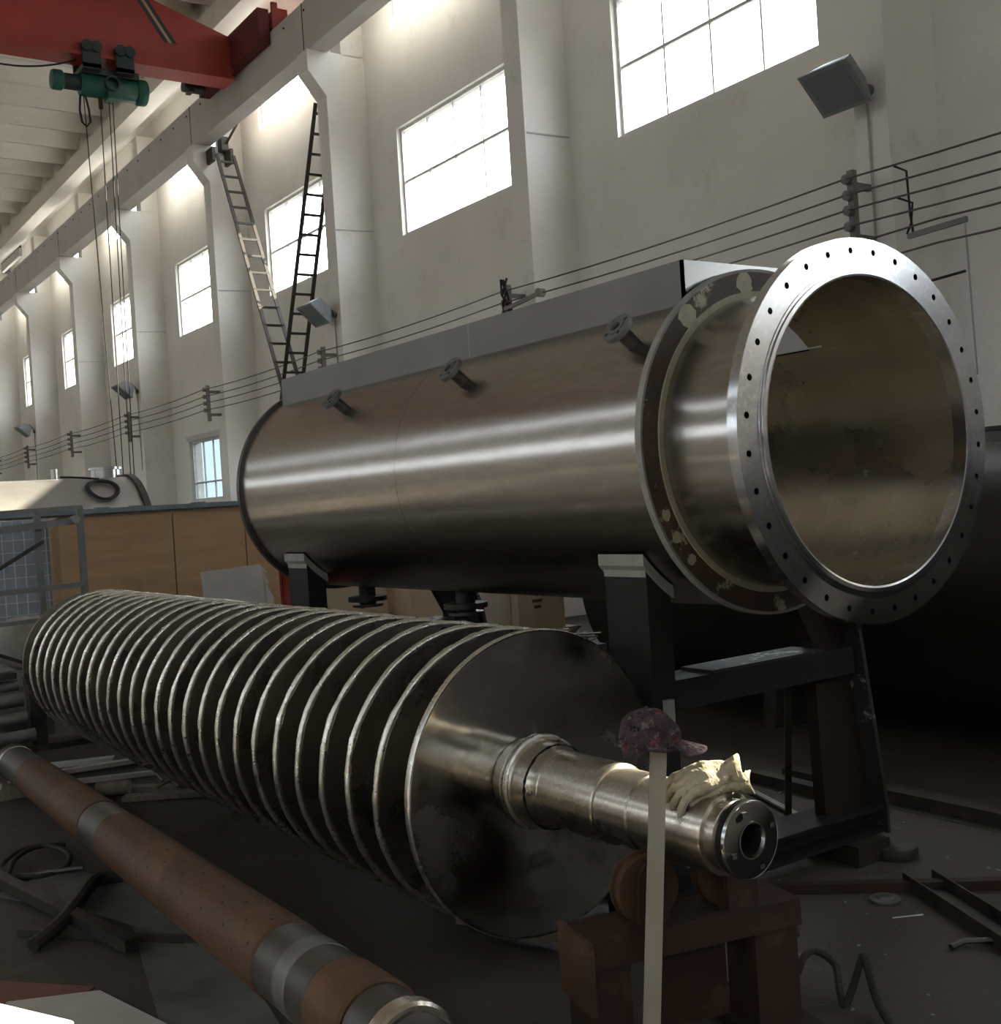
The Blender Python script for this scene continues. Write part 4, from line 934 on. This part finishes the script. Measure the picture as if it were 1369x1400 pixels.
# ------------------------------------------------------------ cartons seen below the tank
def carton(x, y, z0, sx, sy, h, label, mark=True, m='carton'):
    """axis-aligned carton; printed ring mark on the two faces toward the camera"""
    t = thing('carton', (x, y, z0), label, 'carton', 'printed cartons stacked behind the tank')
    MB().box(x-sx/2, x+sx/2, y-sy/2, y+sy/2, z0, z0+h).build('box', m, parent=t, smooth=0)
    MB().box(x-sx/2-.002, x+sx/2+.002, y-.03, y+.03, z0+h-.003, z0+h+.002).build('tape', 'tan', parent=t, smooth=0)
    if mark:
        c = Vector((x-.05, y-sy/2-.003, z0+h*.62))
        pts = [c+Vector((.05*cos(2*pi*k/16), 0, .04*sin(2*pi*k/16))) for k in range(13)]
        MB().tube(pts, .007, 4).build('print', 'ink', parent=t)
        MB().bar(c+Vector((-.075,0,-.005)), c+Vector((.075,0,.02)), .004, .012).build('print', 'ink', parent=t, smooth=0)
        for k, w_ in ((0, .06), (1, .04)):
            MB().bar(c+Vector((-w_,0,-.09-.06*k)), c+Vector((w_,0,-.09-.06*k)), .004, .028).build('print', 'ink', parent=t, smooth=0)
carton(5.12, 10.06, .44, .53, .5, .72, 'printed carton with a dark ring mark, left of the drain outlet')
carton(5.71, 9.75, .44, .48, .5, .66, 'plain carton between the two drain outlets', mark=False)
carton(6.20, 9.35, .44, .34, .4, .58, 'narrow pale carton in front of the stack', mark=False, m='carton_pale')
carton(6.66, 9.28, .44, .56, .5, .62, 'printed carton with a swirl mark, right of the drain outlet')
carton(4.56, 9.35, .44, .40, .34, .72, 'brown carton at the left end, behind the rear support', mark=False)
t = thing('pallet', (5.7, 9.7, 0), 'wooden pallet stack carrying the cartons', 'pallet')
for k in range(3):
    for q in range(7): MB().box(4.34+.40*q, 4.68+.40*q, 9.0, 10.4, .41-.14*k, .44-.14*k).build('board', 'wood', parent=t, smooth=0)
    for yy in (9.1, 9.7, 10.3): MB().box(4.34, 7.08, yy-.05, yy+.05, .30-.14*k if k < 2 else 0, .41-.14*k).build('bearer', 'wood', parent=t, smooth=0)
# scrap pile beyond the disc, below tank
t = thing('scrap_bin', (4.75, 6.3, 0), 'low bin heaped with metal offcuts behind the end disc', 'bin')
MB().box(4.35, 4.95, 6.0, 6.6, 0, .72).build('bin', 'iron', parent=t, smooth=0)
rnd = random.Random(11); b = MB()
for k in range(70):
    c = Vector((rnd.uniform(4.45, 4.85), rnd.uniform(6.05, 6.55), .73+rnd.random()*.07)); d = Vector((rnd.uniform(-1,1), rnd.uniform(-1,1), rnd.uniform(-.12,.2))).normalized()*rnd.uniform(.06,.18)
    b.bar(c-d, c+d, rnd.uniform(.01,.05), .006)
b.build('offcuts', 'scrap', parent=t, smooth=0, kind='stuff', label='heap of thin metal offcuts')

# ------------------------------------------------------------ dark vessel at right, behind the tank
t = thing('dark_vessel', (6.85, 3.4, 0), 'large dark cylindrical vessel on the floor behind the flange', 'tank')
MB().lathe([(.001, -1.6), (.80, -1.6), (.90, -1.5), (.90, 7.5), (.80, 7.6), (.001, 7.6)], (6.85, 0, 1.0), (0,1,0), 64).build('body_shell', 'vessel', parent=t, smooth=40)
for y in (0, 3.2, 5.6): MB().prism([(6.1, 0), (7.6, 0), (7.5, .6), (7.2, .2), (6.85, .11), (6.5, .2), (6.2, .6)], 1, y, y+.12).build('saddle', 'iron', parent=t, smooth=0)
t = thing('side_panel', (8.2, 3.6, 0), 'tall dark grey machine panel behind the dark vessel', 'panel')
MB().box(8.0, 8.1, -1, 8.6, 0, 2.02).build('panel', 'greyplate', parent=t, smooth=0); MB().box(7.98, 8.12, -1, 8.6, 2.02, 2.05).build('edge', 'iron', parent=t, smooth=0)

# ------------------------------------------------------------ floor clutter, right
tag(MB().lathe([(.001, 0), (.10, 0), (.102, .004), (.102, .046), (.10, .05), (.001, .05)], (4.35, 3.32, 0), (0,0,1), 40).build('steel_puck', 'iron'), 'round dark steel blank on the floor, right of the roller stand', 'disc')
t = thing('washer_flange', (3.85, 3.0, 0), 'small grey flange ring lying on the floor beside the channel steel', 'flange')
MB().lathe([(.018, 0), (.06, 0), (.062, .003), (.062, .012), (.035, .013), (.033, .022), (.018, .022)], (3.85, 3.0, 0), (0,0,1), 32, closed=True).build('ring', 'pipe_grey', parent=t)
t = thing('channel_steel', (3.95, 2.7, 0), 'black steel channel lying on the floor at the right edge', 'channel')
a, b_ = Vector((4.10, 3.02, .0)), Vector((3.66, 2.16, .0))
d = (b_-a).normalized(); sd = d.cross(Vector((0,0,1)))
MB().bar(a+Vector((0,0,.006)), b_+Vector((0,0,.006)), .13, .012).build('web', 'iron', parent=t, smooth=0)
for s in (-1, 1): MB().bar(a+sd*.065*s+Vector((0,0,.03)), b_+sd*.065*s+Vector((0,0,.03)), .008, .06).build('flange', 'iron', parent=t, smooth=0)
tag(MB().bar((2.95, 3.95, .02), (4.45, 2.62, .02), .05, .04).build('rusty_bar', 'rust'), 'long rusty bar on the floor behind the roller stand', 'bar')
tag(MB().angle((5.05, 4.6, .0), (5.02, 2.9, .0), .07).build('angle_iron', 'iron'), 'dark angle iron along the floor behind the support foot', 'bar')
tag(MB().bar((4.72, 4.55, .02), (4.42, 3.80, .02), .035, .012).build('flat_bar', 'stand_pad'), 'light flat bar on the floor between support base and far leg', 'bar')
tag(MB().bar((4.95, 4.95, .03), (4.90, 4.05, .03), .08, .06).build('steel_bar', 'iron'), 'thick dark bar behind the light flat bar', 'bar')
tag(MB().tube([(3.60, 2.53, .012), (3.66, 2.52, .02), (3.90, 2.30, .03)], .012, 8).build('pry_bar', 'dull_steel'), 'pointed steel rod end on the floor at right edge', 'rod')
tag(MB().bar((3.71, 2.86, .003), (3.82, 2.80, .003), .004, .004).build('welding_rod', 'mesh'), 'thin pale welding rod beside the small flange ring', 'rod')
def rope(pts, name, label, r=.0115):
    out = []
    P = [Vector(p) for p in pts]
    for i in range(len(P)-1):
        p0 = P[max(i-1,0)]; p1 = P[i]; p2 = P[i+1]; p3 = P[min(i+2,len(P)-1)]
        for k in range(8):
            t = k/8; out.append(.5*((2*p1)+(p2-p0)*t+(2*p0-5*p1+4*p2-p3)*t*t+(3*p1-p0-3*p2+p3)*t**3))
    out.append(P[-1])
    rad = [r*(1+.12*(i % 2)) for i in range(len(out))]
    return tag(MB().tube(out, rad, 8).build(name, 'rope'), label, 'rope')
rope([(2.84, 2.66, .02), (2.886, 2.62, .092), (2.927, 2.62, .139), (2.983, 2.62, .143), (3.04, 2.59, .09), (2.962, 2.51, .05), (2.942, 2.476, .018), (2.965, 2.46, .07), (2.978, 2.42, .185), (2.977, 2.40, .137), (2.986, 2.38, .047), (2.90, 2.25, .015)], 'wire_rope', 'stiff wire rope looping off the floor beside the roller stand leg')
rope([(2.62, 3.05, .10), (2.68, 2.92, .02), (2.80, 2.86, .012), (3.0, 2.78, .012)], 'thin_cable', 'thin cable on the floor behind the roller stand legs', .008)
rnd = random.Random(21); b = MB()
for k in range(110):
    x, y = rnd.uniform(2.9, 5.2), rnd.uniform(2.2, 5.0); s = rnd.uniform(.002, .008); c = Vector((x, y, s*.5)); d = Vector((rnd.uniform(-1,1), rnd.uniform(-1,1), .1)).normalized()*s*1.2
    b.bar(c-d, c+d, s, s*.7)
tag(b.build('metal_chips', 'stand_pad', smooth=0), 'scattered pale metal chips on the right floor', 'chips', kind='stuff')
tag(MB().bar((2.42, 3.95, .06), (2.62, 3.45, .06), .10, .03).build('wood_plank', 'wood'), 'short weathered wood plank on the floor below the end disc', 'plank')

# ------------------------------------------------------------ floor clutter, lower left
def sheet(name, pts, m, label, cat, z=.006, th=.006):
    n = len(pts); vs = [(x, y, z) for x, y in pts]+[(x, y, z+th) for x, y in pts]
    return tag(MB().add(vs, [tuple(range(n))[::-1], tuple(range(n, 2*n))]+[(i, (i+1)%n, (i+1)%n+n, i+n) for i in range(n)]).build(name, m, smooth=0), label, cat)
sheet('steel_sheet', [(1.02, 5.9), (1.36, 5.15), (1.52, 4.55), (1.70, 4.75), (1.62, 5.4), (1.40, 6.1)], 'greyplate', 'grey steel sheet on the floor left of the roller', 'sheet')
sheet('steel_sheet', [(1.40, 4.98), (1.14, 3.75), (1.45, 3.4), (1.66, 4.62)], 'greyplate', 'grey steel sheet nearest the camera beside the roller', 'sheet', .001)
sheet('red_sheet', [(.60, 5.1), (.84, 4.72), (1.09, 4.42), (.94, 4.30), (.70, 4.45), (.5, 4.8)], 'redsheet', 'faded red sheet on the floor in the lower left corner', 'sheet', .012)
sheet('grey_card', [(.80, 4.50), (1.09, 4.36), (1.20, 3.85), (.85, 3.6), (.6, 4.2)], 'board', 'grey card lying over the red sheet in the corner', 'sheet', .019, .004)
t = thing('white_table', (.30, 2.35, 0), 'white table top with a rounded corner, sunlit, in the lower left corner', 'table')
tc_ = Vector((.566, 2.431, 0)); e1 = Vector((-.109, .221, 0)).normalized(); e2 = Vector((e1.y, -e1.x, 0))
e2 = e2 if e2.y < 0 else -e2
pl = []
for k in range(7):
    a = pi/2*k/6; c = tc_+e1*.03+e2*.03; pl.append(c-e2*.03*cos(a)-e1*.03*sin(a))
pl += [tc_+e2*.55, tc_+e2*.55+e1*.9, tc_+e1*.9]
n = len(pl); b = MB().add([p+Vector((0,0,z)) for z in (.69, .72) for p in pl], [tuple(range(n))[::-1], tuple(range(n, 2*n))]+[(i,(i+1)%n,(i+1)%n+n,i+n) for i in range(n)])
b.build('table_top', 'white', parent=t, smooth=0)
for u_, v_ in ((.08, .08), (.82, .08), (.08, .47), (.82, .47)):
    p = tc_+e1*u_+e2*v_; MB().bar(p, p+Vector((0,0,.69)), .04, .04, (0,1,0)).build('leg', 'galv', parent=t, smooth=0)
tag(MB().bar((1.02, 6.3, .05), (1.30, 4.65, .05), .06, .05).build('steel_bar', 'dull_steel'), 'long steel bar running over the sheets at lower left', 'bar')
tag(MB().bar((1.0, 5.25, .02), (1.58, 4.55, .02), .03, .03).build('steel_bar', 'iron'), 'thin bar crossing beneath the long bar at lower left', 'bar')
rope([(1.0, 5.0, .03), (1.12, 5.1, .05), (1.25, 5.3, .06), (1.42, 5.62, .05), (1.55, 5.65, .03)], 'black_hose', 'thick black hose curving to the roller', .03)
rope([(1.1, 6.0, .02), (1.2, 6.3, .05), (1.36, 6.42, .06), (1.45, 6.25, .04), (1.38, 6.05, .02), (1.22, 6.02, .02), (1.12, 6.25, .03), (1.28, 6.5, .04), (1.5, 6.5, .02)], 'cable_coil', 'loose coil of dark cable left of the roller middle', .013)
tag(MB().tube([(1.05, 6.15, .02), (1.45, 5.95, .03)], .014, 8).build('short_rod', 'dull_steel'), 'short steel rod lying across the cable coil', 'rod')
t = thing('cut_log', (2.05, 7.45, .05), 'small cut wood offcut with a pale end behind the roller', 'wood')
MB().cyl((1.95, 7.52, .06), (2.12, 7.40, .06), .045, 14).build('log', 'wood', parent=t); MB().disc((2.1203, 7.3998, .06), (.82,-.57,0), .044, 14).build('cut_end', 'board', parent=t, smooth=0)
for i, (a, b_) in enumerate((((2.05, 7.30, .02), (2.75, 6.85, .02)), ((2.0, 7.65, .03), (2.5, 7.15, .03)))):
    tag(MB().bar(a, b_, .10, .03).build('wood_plank', 'wood'), ('front' if i == 0 else 'rear')+' weathered plank under the screw beside the cut log', 'plank')
rnd = random.Random(4)
t = thing('brush_heap', (2.4, 7.3, .05), 'small heap of twisted offcuts on planks below the screw', 'scrap')
b = MB()
for k in range(9):
    p = Vector((2.3+rnd.random()*.35, 7.15+rnd.random()*.35, .05)); b.tube([p, p+Vector((rnd.uniform(-.1,.1), rnd.uniform(-.1,.1), .09)), p+Vector((rnd.uniform(-.2,.2), rnd.uniform(-.2,.2), .03))], .012, 6)
b.build('offcuts', 'scrap', parent=t, kind='stuff')

for o in list(bpy.data.objects):
    if '_org' in o: del o['_org']
